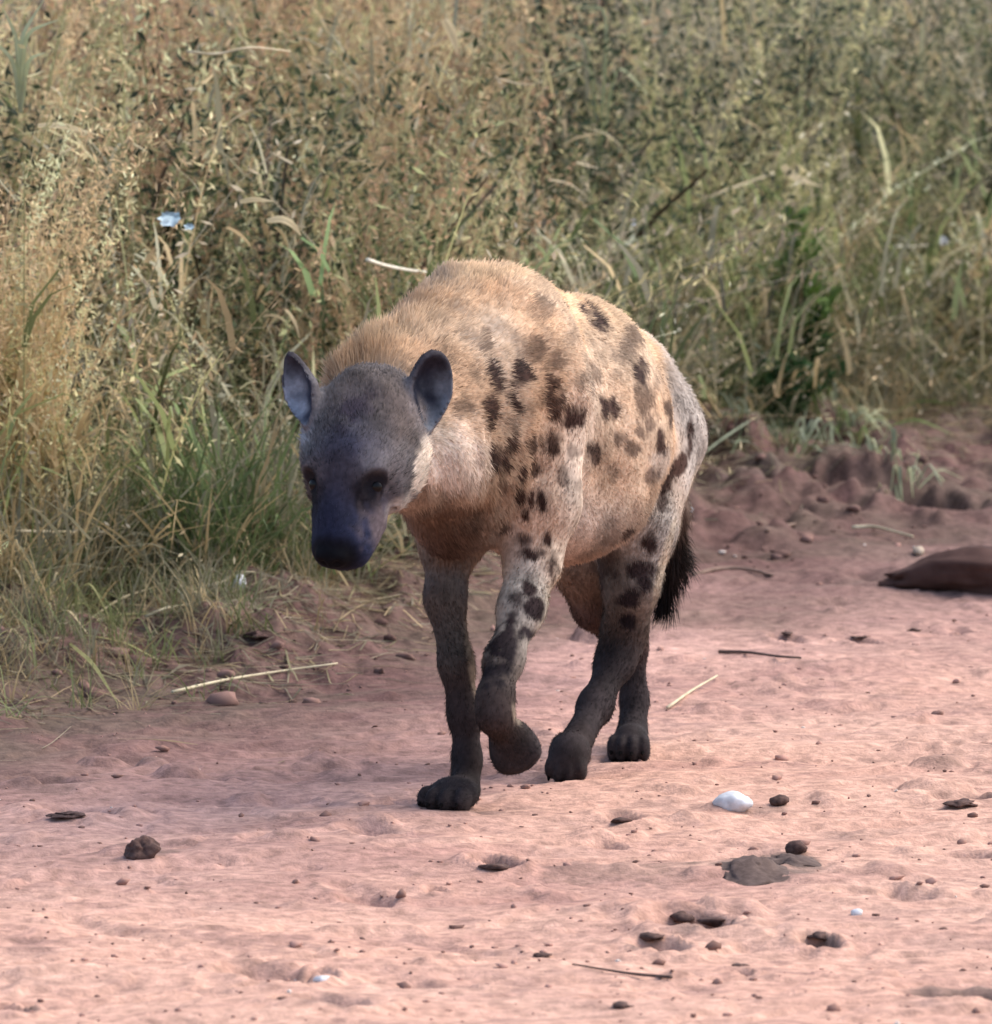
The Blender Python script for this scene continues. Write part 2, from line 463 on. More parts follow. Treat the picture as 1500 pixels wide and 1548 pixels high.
    for i in range(len(x)):
        e = d[i] - grass_edge(x[i])
        V, Q, _ = blade(rng, np.zeros(3), rng.uniform(0, 6.3), rng.uniform(.03, .11), rng.uniform(-.5, .5), rng.uniform(-.8, 1.4), rng.uniform(.0022, .0055), 4)
        V = V + np.array((x[i], d[i], z[i] + .03 + rng.random() * .85 * smooth(-.1, .5, e)))
        cc = (PALP if rng.random() < .6 else TANP)[rng.integers(3)] * rng.uniform(.7, 1.3)
        lod.add(V, Q, np.tile(np.minimum(cc, .62), (len(V), 1)))
    for i in range(1000):               # dry fringe creeping down the bank
        x = rng.uniform(-1.15, -.3) if rng.random() < .62 else rng.uniform(.35, 1.4)
        d = float(grass_edge(x)) + .1 - abs(rng.normal(0, .42 if x < -.45 else .28))
        pal = (GRYP, TANP, OLIP)[rng.integers(3)]
        place(grn, G_T[rng.integers(len(G_T))], x, d, rng.uniform(0, 6.3), rng.uniform(.2, .55), pal, rng.uniform(.5, 1.0), zoff=float(ground_h(np.array([x]), np.array([d]))[0]))
    tag(dry.build('tall_dry_grass', veg_m), 'tall golden tan flowering grass standing behind the road', 'grass', kind='stuff')
    tag(loose.build('leaning_grass', veg_m), 'looser olive grey grass leaning among the taller dry stems', 'grass', kind='stuff')
    tag(lod.build('flattened_grass', veg_m), 'fallen greyish grass stalks lying flat across the grass on the right', 'grass', kind='stuff')
    tag(grn.build('green_grass', veg_m), 'short green grass growing at the foot of the tall dry grass', 'grass', kind='stuff')

    # litter of dry straw on the bank
    lit = Soup()
    for i in range(6500):
        x = rng.uniform(-1.2, 1.5); g = float(grass_edge(x))
        d = g + .15 - abs(rng.normal(0, .55))
        if abs(x) > .054 * d + .2: continue
        if x < -.3 and rng.random() < .7: d = g - abs(rng.normal(0, .5))
        V, Q, _ = blade(rng, np.zeros(3), rng.uniform(0, 6.3), rng.uniform(.03, .22) * (1 if rng.random() < .8 else 1.6), rng.uniform(-.05, .18), rng.uniform(-.1, .3), rng.uniform(.0009, .0022), 3, .6)
        hz = ground_h(V[:, 0] + x, V[:, 1] + d)
        V = V + np.array((x, d, 0)); V[:, 2] = np.maximum(V[:, 2] * .6 + hz.mean(), hz + .0015)
        pal = (PALP if rng.random() < .3 else GRYP if rng.random() < .6 else TANP)[rng.integers(3)] * rng.uniform(.35, .85)
        lit.add(V, Q, np.tile(pal, (len(V), 1)))
    tag(lit.build('straw_litter', veg_m), 'scattered bits of dry straw lying on the reddish bank', 'straw', kind='stuff')
build_grass()

# ---- shrubs far back in the grass
bark_m = mat_attr('bark', rough=.9, spec=.1)
def shrub(px, D, w_, h_, n, label, pal):
    X = (px - 750) / F_PX * D; z0 = float(ground_h(np.array([X]), np.array([D]))[0])
    o = empty('shrub', (X, D, z0)); tag(o, label, 'shrub', 'dark shrubs behind the grass')
    r = np.random.default_rng(int(px))
    st = Soup(); lf = Soup()
    for i in range(9):
        az = r.uniform(0, 6.3); ln = r.uniform(.6, 1.0) * h_
        V, Q, pts = blade(r, np.zeros(3), az, ln, r.uniform(.9, 1.5), r.uniform(-.1, .5), .009, 5, .7)
        st.add(V, Q, np.tile(np.array((.10, .075, .055)) * r.uniform(.7, 1.2), (len(V), 1)))
        V2 = V.copy(); V2[:, [0, 1]] = V2[:, [1, 0]] * np.array((1, -1))
        k = r.integers(1, 6, n // 9)
        c = pts[k] + r.normal(0, .11 * w_ / .5, (len(k), 3))
        d = nrm(r.standard_normal((len(k), 3))) * r.uniform(.009, .018, (len(k), 1))
        s_ = nrm(np.cross(d, r.standard_normal((len(k), 3)))) * r.uniform(.003, .006, (len(k), 1))
        W = np.stack([c - d, c - s_, c + d, c + s_], 1).reshape(-1, 3)
        W[:, 2] = np.maximum(W[:, 2], .01)
        cc = np.repeat(np.array(pal) * r.uniform(.6, 1.35, (len(k), 1)), 4, 0)
        lf.add(W, np.arange(len(k))[:, None] * 4 + np.arange(4), cc)
    a = st.build('stems', bark_m); a.parent = o
    b = lf.build('foliage', veg_m); b.parent = o; b['kind'] = 'stuff'
    return o
for (px, D, w_, h_), lab, pal in zip(SHRUBS, ('dark olive shrub in the tall golden grass beside broad pale blades', 'dark olive green shrub filling a gap in the golden grass',
        "dark green shrub in the grass above the hyena's back", 'dark shrub with bare twigs under arching pale grass leaves',
        'grey green shrub at the back of the leaning grass', 'olive shrub far back behind the bright green weed'),
        ((.045, .056, .034), (.060, .074, .036), (.045, .064, .034), (.040, .052, .034), (.10, .12, .07), (.075, .09, .045))):
    shrub(px, D, w_, h_, 5400, lab, pal)

# ------------------------------------------------------------------ stones, clods, sticks, single plants
def solid_mat(name, c1, c2, scale=60, rough=.9, bump=.5):
    m, t, b, out = mat_new(name)
    tc = t.nodes.new('ShaderNodeTexCoord'); nz = t.nodes.new('ShaderNodeTexNoise')
    nz.inputs['Scale'].default_value = scale; nz.inputs['Detail'].default_value = 6
    t.links.new(tc.outputs['Object'], nz.inputs['Vector'])
    cr = t.nodes.new('ShaderNodeValToRGB')
    cr.color_ramp.elements[0].position = .3; cr.color_ramp.elements[0].color = (*c1, 1)
    cr.color_ramp.elements[1].position = .7; cr.color_ramp.elements[1].color = (*c2, 1)
    t.links.new(nz.outputs['Fac'], cr.inputs[0]); t.links.new(cr.outputs[0], b.inputs['Base Color'])
    b.inputs['Roughness'].default_value = rough; b.inputs['Specular IOR Level'].default_value = .15
    bp = t.nodes.new('ShaderNodeBump'); bp.inputs['Strength'].default_value = bump; bp.inputs['Distance'].default_value = .004
    t.links.new(nz.outputs['Fac'], bp.inputs['Height']); t.links.new(bp.outputs[0], b.inputs['Normal'])
    return m

def ico(sub):
    import bmesh
    bm = bmesh.new(); bmesh.ops.create_icosphere(bm, subdivisions=sub, radius=1)
    V = np.array([v.co[:] for v in bm.verts]); F = np.array([[v.index for v in f.verts] for f in bm.faces]); bm.free()
    return V, F
ICO = {k: ico(k) for k in (1, 2, 4)}

_DD = np.linspace(11.3, 24, 2600)
def ray_ground(px, py):
    """distance at which the line of sight first meets the ground"""
    h = ground_h((px - 750) / F_PX * _DD, _DD)
    hit = np.nonzero(CAM_H - (py - HOR) / F_PX * _DD <= h)[0]
    return float(_DD[hit[0]]) if len(hit) else depth_at(py)

def gz(x, d):
    return float(ground_h(np.array([float(x)]), np.array([float(d)]))[0])

def lump(name, px, py, half, mat, seed, rough=.25, sub=4, sink=.3, rz=0, shape=None, parent=None, z_at=None):
    """irregular stone or clod; (px, py) is where its foot stands in the photograph"""
    D = ray_ground(px, py)
    x = (px - 750) / F_PX * D
    V, F = ICO[sub]
    V = V.copy()
    n = noise3(V + seed * 7.3, 1.6, seed) * rough * 1.6 + noise3(V + seed * 3.1, 4.2, seed + 3) * rough * .7 + noise3(V + seed, 11.0, seed + 5) * rough * .3
    V = V * (1 + n)[:, None]
    if shape is not None: V = shape(V)
    V = V * np.array(half)
    c, s = math.cos(rz), math.sin(rz)
    V = np.stack([V[:, 0] * c - V[:, 1] * s, V[:, 0] * s + V[:, 1] * c, V[:, 2]], -1)
    o = mesh_np(name, V, [F], mat, smooth_shade=True, parent=parent)
    o.location = (x, D, gz(x, D) + half[2] * (1 - 2 * sink))
    return o

brown_m = solid_mat('brown_earth', (.050, .026, .021), (.10, .055, .045), 18, .9, .7)
clod_m = solid_mat('dark_clod', (.045, .027, .023), (.12, .07, .058), 120)
dung_m = solid_mat('dark_dung', (.070, .047, .040), (.13, .09, .076), 80)
white_m = solid_mat('white_stone', (.44, .45, .47), (.66, .67, .69), 60, .8, .5)
redclod_m = solid_mat('red_clod', (.22, .12, .095), (.38, .21, .165), 60)

def boulder_shape(V):
    t = V[:, 0]
    k = np.clip(.34 + .62 * smooth(-1.0, .0, t), 0, 1)
    V = V * np.stack([np.ones_like(k), k, k * (1 + .22 * smooth(-.72, -.60, t) * smooth(-.35, -.5, t))], -1)
    V[:, 2] -= .30 * smooth(-.3, -1, t)
    return V
b = lump('boulder', 1484, 886, (.185, .10, .060), brown_m, 3, .2, 4, .30, -.10, boulder_shape)
tag(b, 'smooth dark brown boulder tapering to a point on the dirt beside the bank', 'boulder')
def pebble(px, py, half, mat, seed, label, name='stone', cat='stone', rough=.25, sink=.25, group=None):
    o = lump(name, px, py, half, mat, seed, rough, 2 if max(half) < .02 else 4, sink, seed * .7)
    tag(o, label, cat, group)
    return o
pebble(1108, 1226, (.030, .024, .018), white_m, 4, 'pale white stone lying on the open road', rough=.07)
pebble(212, 1298, (.020, .024, .017), clod_m, 5, 'dark pointed clod of earth standing alone on the road', 'dirt_clod', 'clod', .35)
pebble(1180, 1220, (.017, .014, .009), clod_m, 6, 'small dark clod beside the pale white stone', 'dirt_clod', 'clod')
pebble(1388, 838, (.012, .010, .009), solid_mat('tan_stone', (.33, .26, .19), (.48, .39, .30), 60), 7, 'little tan stone resting against the tip of the dark boulder')
pebble(1204, 1296, (.013, .013, .010), clod_m, 8, 'dark knob of earth at the edge of the dung patch', 'dirt_clod', 'clod', .35)
pebble(1043, 776, (.007, .007, .006), white_m, 9, 'tiny white pebble on the bank beside the hyena\'s rump')
pebble(484, 1488, (.010, .009, .005), white_m, 10, 'small white pebble half sunk in the pink road', sink=.4)
pebble(1296, 1388, (.010, .009, .006), white_m, 11, 'little cream pebble right of the three toed print')
pebble(362, 892, (.013, .012, .017), white_m, 12, 'white pebble at the foot of the green grass by the straw')
dung = empty('dung_pile', tuple(P(1155, 1312, depth_at(1312)) * np.array((1, 1, 0)) + np.array((0, 0, gz((1155 - 750) / F_PX * depth_at(1312), depth_at(1312)) + .0))))
tag(dung, 'flat trodden patch of dark dung on the road', 'dung')
for i, (px, py, h) in enumerate(((1140, 1312, (.060, .10, .012)), (1190, 1308, (.052, .08, .014)), (1152, 1328, (.026, .03, .013)))):
    o = lump('dung_lump', px, py, h, dung_m, 20 + i, .35, 4, .62, i * .3, lambda V: np.stack([V[:, 0], V[:, 1], V[:, 2] * (.25 + 1.1 * np.clip(1 - np.hypot(V[:, 0], V[:, 1]), 0, 1))], -1))
    l = o.location.copy()
    co = np.array([v.co[:] for v in o.data.vertices])      # trodden flat, it follows the ground
    co[:, 2] += ground_h(co[:, 0] + l.x, co[:, 1] + l.y) - gz(l.x, l.y)
    o.data.vertices.foreach_set('co', co.astype(np.float32).ravel()); o.data.update()
    o.parent = dung; o.location = l - dung.location
for i, (px, py, h, lab) in enumerate(((1030, 1394, (.016, .014, .010), 'dark crumb of earth in the upper hollow of the three toed print'), (1082, 1402, (.018, .014, .010), 'dark crumb of earth on the outer rim of the three toed print'),
        (990, 1428, (.016, .014, .008), 'dark crumb of earth in the dent between print and slender twig'), (1240, 1426, (.016, .012, .007), 'flat dark crumb of earth alone below the cream pebble'),
        (745, 1316, (.017, .012, .006), 'flat dark crumb of earth alone in front of the lifted paw'), (940, 1246, (.013, .012, .006), 'dark crumb of earth between hind paw and pale white stone'),
        (385, 965, (.018, .02, .012), 'dark lump of soil on the bank below the white pebble'), (1190, 962, (.012, .012, .006), 'dark crumb of earth just behind the thin dark stick'),
        (1385, 955, (.010, .010, .006), 'dark crumb of earth in front of the dark boulder'), (1300, 965, (.010, .012, .005), 'dark crumb of earth between thin stick and dark boulder'),
        (1455, 1220, (.020, .015, .009), 'dark crumb of earth on a low dirt hump beyond the white stone'), (100, 1236, (.020, .015, .007), 'long dark crumb of earth behind the dark pointed clod'),
        (820, 1452, (.011, .01, .005), 'tiny dark crumb of earth just above the slender twig'), (1120, 1466, (.010, .009, .005), 'tiny dark crumb of earth past the thick end of the twig'),
        (942, 1528, (.012, .01, .006), 'dark crumb of earth in front of the slender twig'))):
    pebble(px, py, (h[0], h[1] * 1.3, h[2] * .6), clod_m, 30 + i, lab, 'dirt_clod', 'clod', .45, .40, 'small dark crumbs of earth on the road')

def build_clods():
    V0, F0 = ICO[1]
    Vs, Fs, Cs, n = [], [], [], 0
    for i in range(3600):
        py = rng.uniform(600, 1545); px = rng.uniform(-30, 1530)
        D = depth_at(py, .02); x = (px - 750) / F_PX * D
        if D > grass_edge(x) + .1: continue
        verge = D > berm_edge(x) - .2
        if not verge and rng.random() < .72: continue
        s = min(.009, .0018 * (1 + rng.pareto(2.2))) * (1.6 if verge else .9)
        if verge and rng.random() < .07: s = rng.uniform(.010, .022)
        V = V0 * (1 + .35 * rng.standard_normal((len(V0), 1)).clip(-1.5, 1.5)) * np.array((s * rng.uniform(.8, 1.7), s * rng.uniform(.8, 1.4), s * .75))
        V = V + np.array((x, D, gz(x, D) + s * .25))
        c = np.array((.20, .12, .10) if verge else (.36, .21, .17)) * rng.uniform(.45, 1.15)
        if s < .005 and rng.random() < .03: c = np.array((.6, .52, .46))
        Vs.append(V); Fs.append(F0 + n); Cs.append(np.tile(c, (len(V), 1))); n += len(V)
    o = mesh_np('dirt_crumbs', np.concatenate(Vs), [np.concatenate(Fs)], mat_attr('crumbs', rough=.95, spec=.05), col=np.concatenate(Cs))
    tag(o, 'fine crumbs and grit of reddish earth strewn over road and bank', 'dirt', kind='stuff')
build_clods()

def tube(name, pts, r0, r1, mat, seg=6, parent=None, sub=4):
    """round stalk through pts (Catmull-Rom), tapering"""
    pts = np.asarray(pts, float); n = len(pts)
    e = np.concatenate([[2 * pts[0] - pts[1]], pts, [2 * pts[-1] - pts[-2]]])
    out = []
    for i in range(n - 1):
        a, b_, c, d = e[i], e[i + 1], e[i + 2], e[i + 3]
        for t in np.linspace(0, 1, sub, endpoint=False):
            out.append(.5 * (2 * b_ + (c - a) * t + (2 * a - 5 * b_ + 4 * c - d) * t * t + (3 * b_ - a - 3 * c + d) * t ** 3))
    out.append(pts[-1]); L = np.array(out); m = len(L)
    T = nrm(np.gradient(L, axis=0)); ref = np.array((.13, .21, .97)) if abs(T[0][2]) < .8 else np.array((1.0, .1, 0))
    S = nrm(np.cross(T, ref)); U = np.cross(S, T)
    a = np.linspace(0, 2 * math.pi, seg, endpoint=False)
    r = np.linspace(r0, r1, m)[:, None, None]
    V = L[:, None] + r * (S[:, None] * np.cos(a)[None, :, None] + U[:, None] * np.sin(a)[None, :, None])
    idx = np.arange(m * seg).reshape(m, seg)
    Q = np.stack([idx[:-1], np.roll(idx[:-1], -1, 1), np.roll(idx[1:], -1, 1), idx[1:]], -1).reshape(-1, 4)
    cap = [idx[0][::-1].reshape(1, -1), idx[-1].reshape(1, -1)]
    return mesh_np(name, V.reshape(-1, 3), [Q] + cap, mat, smooth_shade=True, parent=parent)

straw_m = solid_mat('straw', (.42, .35, .22), (.60, .52, .36), 40, .7, .2)
pale_m = solid_mat('pale_straw', (.60, .56, .44), (.75, .72, .60), 40, .6, .2)
stick_m = solid_mat('stick_bark', (.06, .042, .036), (.13, .09, .075), 60, .9, .6)
root_m = solid_mat('root_bark', (.17, .11, .085), (.26, .18, .14), 60, .9, .6)

def on_ground(px, py, lift=.004):
    D = ray_ground(px, py)
    x = (px - 750) / F_PX * D
    return np.array((x, D, gz(x, D) + lift))
def lay(name, pp, r0, r1, mat, label, cat, group=None, lift=.004):
    o = tube(name, [on_ground(a, b_, lift) for a, b_ in pp], r0, r1, mat)
    return tag(o, label, cat, group)
lay('stick', [(1088, 990), (1130, 993), (1175, 999), (1212, 999)], .0034, .002, stick_m, 'thin dark stick lying on the road behind the hyena\'s hind paws', 'stick')
lay('stick', [(866, 1468), (915, 1477), (960, 1484), (1016, 1488)], .0012, .0026, stick_m, 'slender dark twig lying below the three toed print', 'stick')
lay('stick', [(1048, 872), (1090, 863), (1130, 864), (1168, 874)], .0045, .003, root_m, 'brown bent root lying on the dirt beside the hyena\'s tail', 'stick')
lay('stick', [(1160, 806), (1200, 796), (1240, 790)], .004, .002, root_m, 'short pale brown twig on the bank below the green weed', 'stick')
lay('straw_stalk', [(1288, 808), (1320, 808), (1350, 816), (1380, 822)], .0042, .0026, straw_m, 'pale curved straw stalk ending at the dark boulder', 'straw', lift=.014)
lay('straw_stalk', [(265, 862), (310, 874), (350, 876), (386, 878)], .0034, .002, straw_m, 'pale straw stalk lying just behind the white pebble', 'straw', lift=.012)
lay('straw_stalk', [(280, 905), (320, 898), (350, 886)], .003, .002, straw_m, 'straw stalk slanting up to the white pebble', 'straw', lift=.012)
lay('straw_stalk', [(260, 1052), (340, 1034), (420, 1022), (510, 1008)], .0032, .0016, straw_m, 'long straw stalk lying across the darker dirt below the bank', 'straw')
lay('straw_stalk', [(1010, 1075), (1045, 1050), (1085, 1030)], .003, .0016, straw_m, 'short pale straw lying on the road beside the trailing hind paw', 'straw')
lay('straw_stalk', [(220, 946), (250, 932), (285, 926)], .003, .0018, straw_m, 'short straw lying in the litter below the golden grass', 'straw', lift=.012)

def hang(name, pp, r0, r1, mat, label, cat, group=None):
    """stalk caught in the grass; pp: (px, py, D)"""
    return tag(tube(name, [P(*q) for q in pp], r0, r1, mat), label, cat, group)
def ge(px, off):
    D = 18.5
    for _ in range(8): D = float(grass_edge((px - 750) / F_PX * D)) + off
    return D
def hang2(pp, off, r0, r1, mat, label):
    hang('grass_stalk', [(a, b_, ge(a, off)) for a, b_ in pp], r0, r1, mat, label, 'grass stalk')
hang2([(556, 392), (580, 400), (620, 408), (668, 413)], .1, .004, .0028, pale_m, 'bright pale grass stalk lying level behind the hyena\'s mane')
hang2([(24, 803), (90, 804), (180, 805), (306, 808)], -.02, .0032, .002, straw_m, 'long level straw stalk along the foot of the golden grass')
hang2([(980, 462), (1010, 464), (1050, 460)], .15, .003, .002, pale_m, 'short bright stalk lying behind the hyena\'s rump')
hang2([(1040, 312), (1090, 290), (1165, 263)], .25, .0038, .002, straw_m, 'slanting dry stalk crossing the flattened grass')
hang2([(1290, 530), (1330, 524), (1400, 518), (1500, 500)], .15, .003, .002, straw_m, 'level pale stalk in the grass beside the bright green weed')
hang2([(1350, 372), (1405, 370), (1490, 358)], .2, .0034, .002, pale_m, 'pale stalk reaching past the white scrap in the grass')
hang2([(285, 78), (330, 82), (380, 72), (440, 78)], .7, .003, .0018, straw_m, 'thin arched stalk crossing the dark olive shrub')
hang2([(1160, 405), (1215, 396), (1270, 384)], .2, .003, .0018, straw_m, 'dry stalk crossing behind the tip of the green weed')
hang2([(1130, 600), (1170, 588), (1210, 582)], .0, .003, .0018, straw_m, 'short stalk at the foot of the bright green weed')

# broad leaves that stand out of the grass
def leaf_mesh(name, pts, wid, mat, parent=None, tilt_=(0, -.8, .6), fold=.25):
    pts = np.asarray(pts, float); n0 = len(pts)
    t = np.linspace(0, n0 - 1, 13); L = np.stack([np.interp(t, np.arange(n0), pts[:, k]) for k in range(3)], -1)
    for _ in range(3): L[1:-1] = (L[:-2] + 2 * L[1:-1] + L[2:]) / 4
    T = nrm(np.gradient(L, axis=0)); N = np.array(tilt_); S = nrm(np.cross(T, N)); Nn = np.cross(S, T)
    w_ = wid * np.sin(np.clip(np.linspace(.12, 1, 13), 0, 1) ** .8 * math.pi) + .0006
    V = np.stack([L - S * w_[:, None] + Nn * fold * w_[:, None], L, L + S * w_[:, None] + Nn * fold * w_[:, None]], 1)
    V = np.concatenate([V, V - Nn[:, None] * .0008])
    m = 13; idx = np.arange(m * 3).reshape(m, 3)
    Q = np.concatenate([np.stack([idx[:-1, k], idx[:-1, k + 1], idx[1:, k + 1], idx[1:, k]], -1) for k in (0, 1)])
    Q2 = Q[:, ::-1] + m * 3
    e = []
    for k in (0, 2):
        e.append(np.stack([idx[:-1, k], idx[1:, k], idx[1:, k] + m * 3, idx[:-1, k] + m * 3], -1))
    return mesh_np(name, V.reshape(-1, 3), [np.concatenate([Q, Q2] + e)], mat, smooth_shade=True, parent=parent)

def leafmat(name, c1, c2):
    m = solid_mat(name, c1, c2, 30, .6, .2)
    t = m.node_tree; b = t.nodes['Principled BSDF']; out = t.nodes['Material Output']
    tr = t.nodes.new('ShaderNodeBsdfTranslucent'); tr.inputs['Color'].default_value = (*c2, 1)
    ms = t.nodes.new('ShaderNodeMixShader'); ms.inputs[0].default_value = .45
    t.links.new(b.outputs[0], ms.inputs[1]); t.links.new(tr.outputs[0], ms.inputs[2]); t.links.new(ms.outputs[0], out.inputs['Surface'])
    return m
weed_m = leafmat('weed_green', (.15, .25, .065), (.26, .36, .115))
weedd_m = leafmat('weed_dark_green', (.04, .10, .035), (.07, .15, .05))
pgl_m = leafmat('pale_green_leaf', (.45, .47, .29), (.62, .64, .42))
tanleaf_m = leafmat('tan_leaf', (.48, .40, .24), (.66, .57, .38))
bluelf_m = leafmat('grey_green_leaf', (.30, .34, .23), (.42, .46, .33))

def weed(px, py, top, D, label, n_st, spread, mat_a, mat_b, seed, lw=.010, ll=.06):
    r = np.random.default_rng(seed)
    base = P(px, py, D); base[2] = gz(base[0], D) - .005
    hgt = (py - top) / F_PX * D
    o = tag(empty('weed', tuple(base)), label, 'weed')
    for i in range(n_st):
        lx = r.normal(0, spread); ly = r.normal(0, spread * .6); h = hgt * (1 if i == 0 else r.uniform(.45, .95))
        tp = np.array((lx, ly, h))
        pts = [np.array((lx * .1, ly * .1, 0)), np.array((lx * .3, ly * .4, h * .5)), tp]
        tube('stem', pts, .0035, .0014, mat_b, 6, o)
        for k in range(int(14 + h * 80)):
            f = r.uniform(.12, 1); q = pts[0] * (1 - f) ** 2 + 2 * f * (1 - f) * pts[1] + f * f * tp
            a = r.uniform(0, 6.3); l_ = ll * r.uniform(.6, 1.2) * (1.15 - .5 * f)
            dv = np.array((math.cos(a) * .7, math.sin(a) * .6, r.uniform(.3, 1.2)))
            e = q + dv * l_; e2 = q + dv * l_ * .55 + np.array((0, 0, l_ * .18))
            leaf_mesh('leaf', [q, e2, e], lw * r.uniform(.7, 1.2), mat_a if f > r.uniform(.35, .7) else mat_b, o, nrm((r.normal(0, .4), -.6, .7)))
    return o
weed(1214, 606, 352, ge(1214, -.22), 'bright green weed standing alone at the front of the grey grass', 8, .034, weed_m, weedd_m, 4, .0055, .085)
weed(1170, 612, 480, ge(1170, -.24), 'low dark green weed spreading beside the tall bright green one', 12, .10, weedd_m, weedd_m, 9, .005, .08)

def blades_plant(name, label, base_px, base_py, D, tips, wid, mat, cat):
    b_ = P(base_px, base_py, D)
    o = tag(empty(name, tuple(b_)), label, cat)
    for (m1x, m1y, tx, ty, dD) in tips:
        leaf_mesh('leaf', [np.zeros(3), P(m1x, m1y, D + dD * .5) - b_, P(tx, ty, D + dD) - b_], wid, mat, o)
    return o
Dp = ge(60, .62)
blades_plant('broad_leaved_grass', 'pale broad bladed grass spreading from one stem in front of dark shrub', 34, 170, Dp,
             [(30, 60, 8, 12, .02), (40, 50, 92, 30, -.05), (32, 60, 70, 0, .05), (25, 90, -20, 50, 0), (45, 90, 70, 80, -.04)], .004, pgl_m, 'grass')
Dq = ge(900, .85)
blades_plant('broad_leaved_grass', 'arching pale leaves hanging in front of the twiggy dark shrub', 905, 250, Dq,
             [(895, 88, 828, 118, -.1), (920, 10, 870, 12, 0), (930, 90, 985, 150, -.05), (890, 60, 846, 50, -.03)], .0032, pgl_m, 'grass')
Dr = ge(1150, -.12)
blades_plant('arching_leaf', 'grey green leaf blade arching out beside the bright green weed', 1190, 600, Dr,
             [(1150, 520, 1105, 516, -.05), (1172, 545, 1162, 540, 0), (1215, 540, 1240, 585, -.04)], .004, bluelf_m, 'grass')
# pale green tuft sprawling on the bank
def sprawl(px, py, label, n, mats, seed, rx, ry):
    c = on_ground(px, py, 0); o = tag(empty('grass_tuft', tuple(c)), label, 'grass')
    r = np.random.default_rng(seed)
    for i in range(n):
        a = r.normal(0, rx); bb = r.normal(0, ry)
        p0 = np.array((a * .4, bb * .4)); e = np.array((a, bb)) + r.normal(0, .02, 2)
        mid = (p0 + e) / 2
        f = lambda q, z: np.array((q[0], q[1], gz(c[0] + q[0], c[1] + q[1]) - c[2] + z))
        leaf_mesh('leaf', [f(p0, 0), f(mid, r.uniform(.02, .07)), f(e, r.uniform(.004, .03))], r.uniform(.0012, .003), mats[i % len(mats)], o, nrm((r.normal(0, .4), -.4, .8)))
sprawl(1262, 652, 'pale mint green grass tuft sprawling down the bank from the weeds', 90, (pgl_m, bluelf_m, weed_m), 3, .10, .30)
sprawl(1360, 694, 'small pale green tuft lying lower on the bare bank', 40, (pgl_m, pgl_m, bluelf_m), 5, .06, .15)
sprawl(1180, 668, 'dull green grass tuft trailing over the dark soil below the weeds', 50, (bluelf_m, leafmat('dull_green', (.14, .17, .09), (.22, .25, .14))), 8, .10, .25)
sprawl(60, 915, 'yellowish green tuft spilling from the golden grass onto the bank', 46, (leafmat('yellow_green', (.24, .24, .10), (.36, .34, .16)), tanleaf_m), 6, .12, .22)

# scraps and dry leaves caught in the grass
def scrap(name, px, py, off, w_, h_, mat, label, cat, seed):
    r = np.random.default_rng(seed); D = ge(px, off); c = P(px, py, D)
    n = 7; g = np.linspace(-1, 1, n); X, Y = np.meshgrid(g, g, indexing='ij')
    rr_ = np.maximum(np.hypot(X, Y), 1e-6); edge = np.maximum(np.abs(X), np.abs(Y)) / rr_ * (1 - .45 * r.random((n, n)))
    z = .22 * r.standard_normal((n, n)); z[1:-1, 1:-1] += .4
    V = np.stack([X * edge * w_, z * min(w_, h_) + Y * h_ * .8, Y * edge * h_], -1)
    V = np.concatenate([V.reshape(-1, 3), V.reshape(-1, 3) + np.array((0, .0012, 0))])
    i = np.arange(n * n).reshape(n, n)
    Q = np.stack([i[:-1, :-1], i[1:, :-1], i[1:, 1:], i[:-1, 1:]], -1).reshape(-1, 4)
    o = mesh_np(name, V, [Q, Q[:, ::-1] + n * n], mat, smooth_shade=True)
    o.location = c
    return tag(o, label, cat)
plast_m = solid_mat('pale_plastic', (.30, .42, .46), (.55, .65, .68), 25, .4, .2)
scrap('plastic_scrap', 258, 330, -.10, .024, .016, plast_m, 'crumpled pale blue plastic scrap caught in the golden grass', 'scrap', 2)
scrap('plastic_scrap', 288, 342, -.1, .012, .007, plast_m, 'smaller pale blue scrap beside the crumpled one in golden grass', 'scrap', 3)
scrap('paper_scrap', 1424, 362, -.3, .011, .014, white_m, 'white scrap hanging in the grass left of the grey leaves', 'scrap', 4)
scrap('paper_scrap', 957, 335, -.12, .007, .010, white_m, 'tiny white scrap in the grass above the hyena\'s back', 'scrap', 5)
for (px, py, pts, lab, wd) in ((430, 334, ((405, 334), (428, 330), (445, 340), (456, 356)), 'curled pale dry leaf in the golden grass above the green patch', .007),
                               (388, 302, ((364, 305), (386, 301), (416, 304)), 'straight bright dry leaf lying level in the golden grass', .005),
                               (690, 60, ((672, 30), (684, 52), (693, 82)), 'cream dry leaf hanging down near the top of the grass', .010),
                               (1470, 485, ((1440, 492), (1456, 480), (1470, 466)), 'pale slanting leaf in the grey grass beyond the green weed', .009),
                               (1200, 262, ((1180, 250), (1200, 268), (1240, 282)), 'tan broken leaf above the flattened grass', .010),
                               (105, 190, ((60, 190), (100, 190), (150, 204)), 'buff leaf lying level in the tall golden grass', .006)):
    D = ge(px, -.03 if py > 200 else .3)
    tag(leaf_mesh('dry_leaf', [P(a, b_, D) for a, b_ in pts], wd, tanleaf_m), lab, 'leaf')

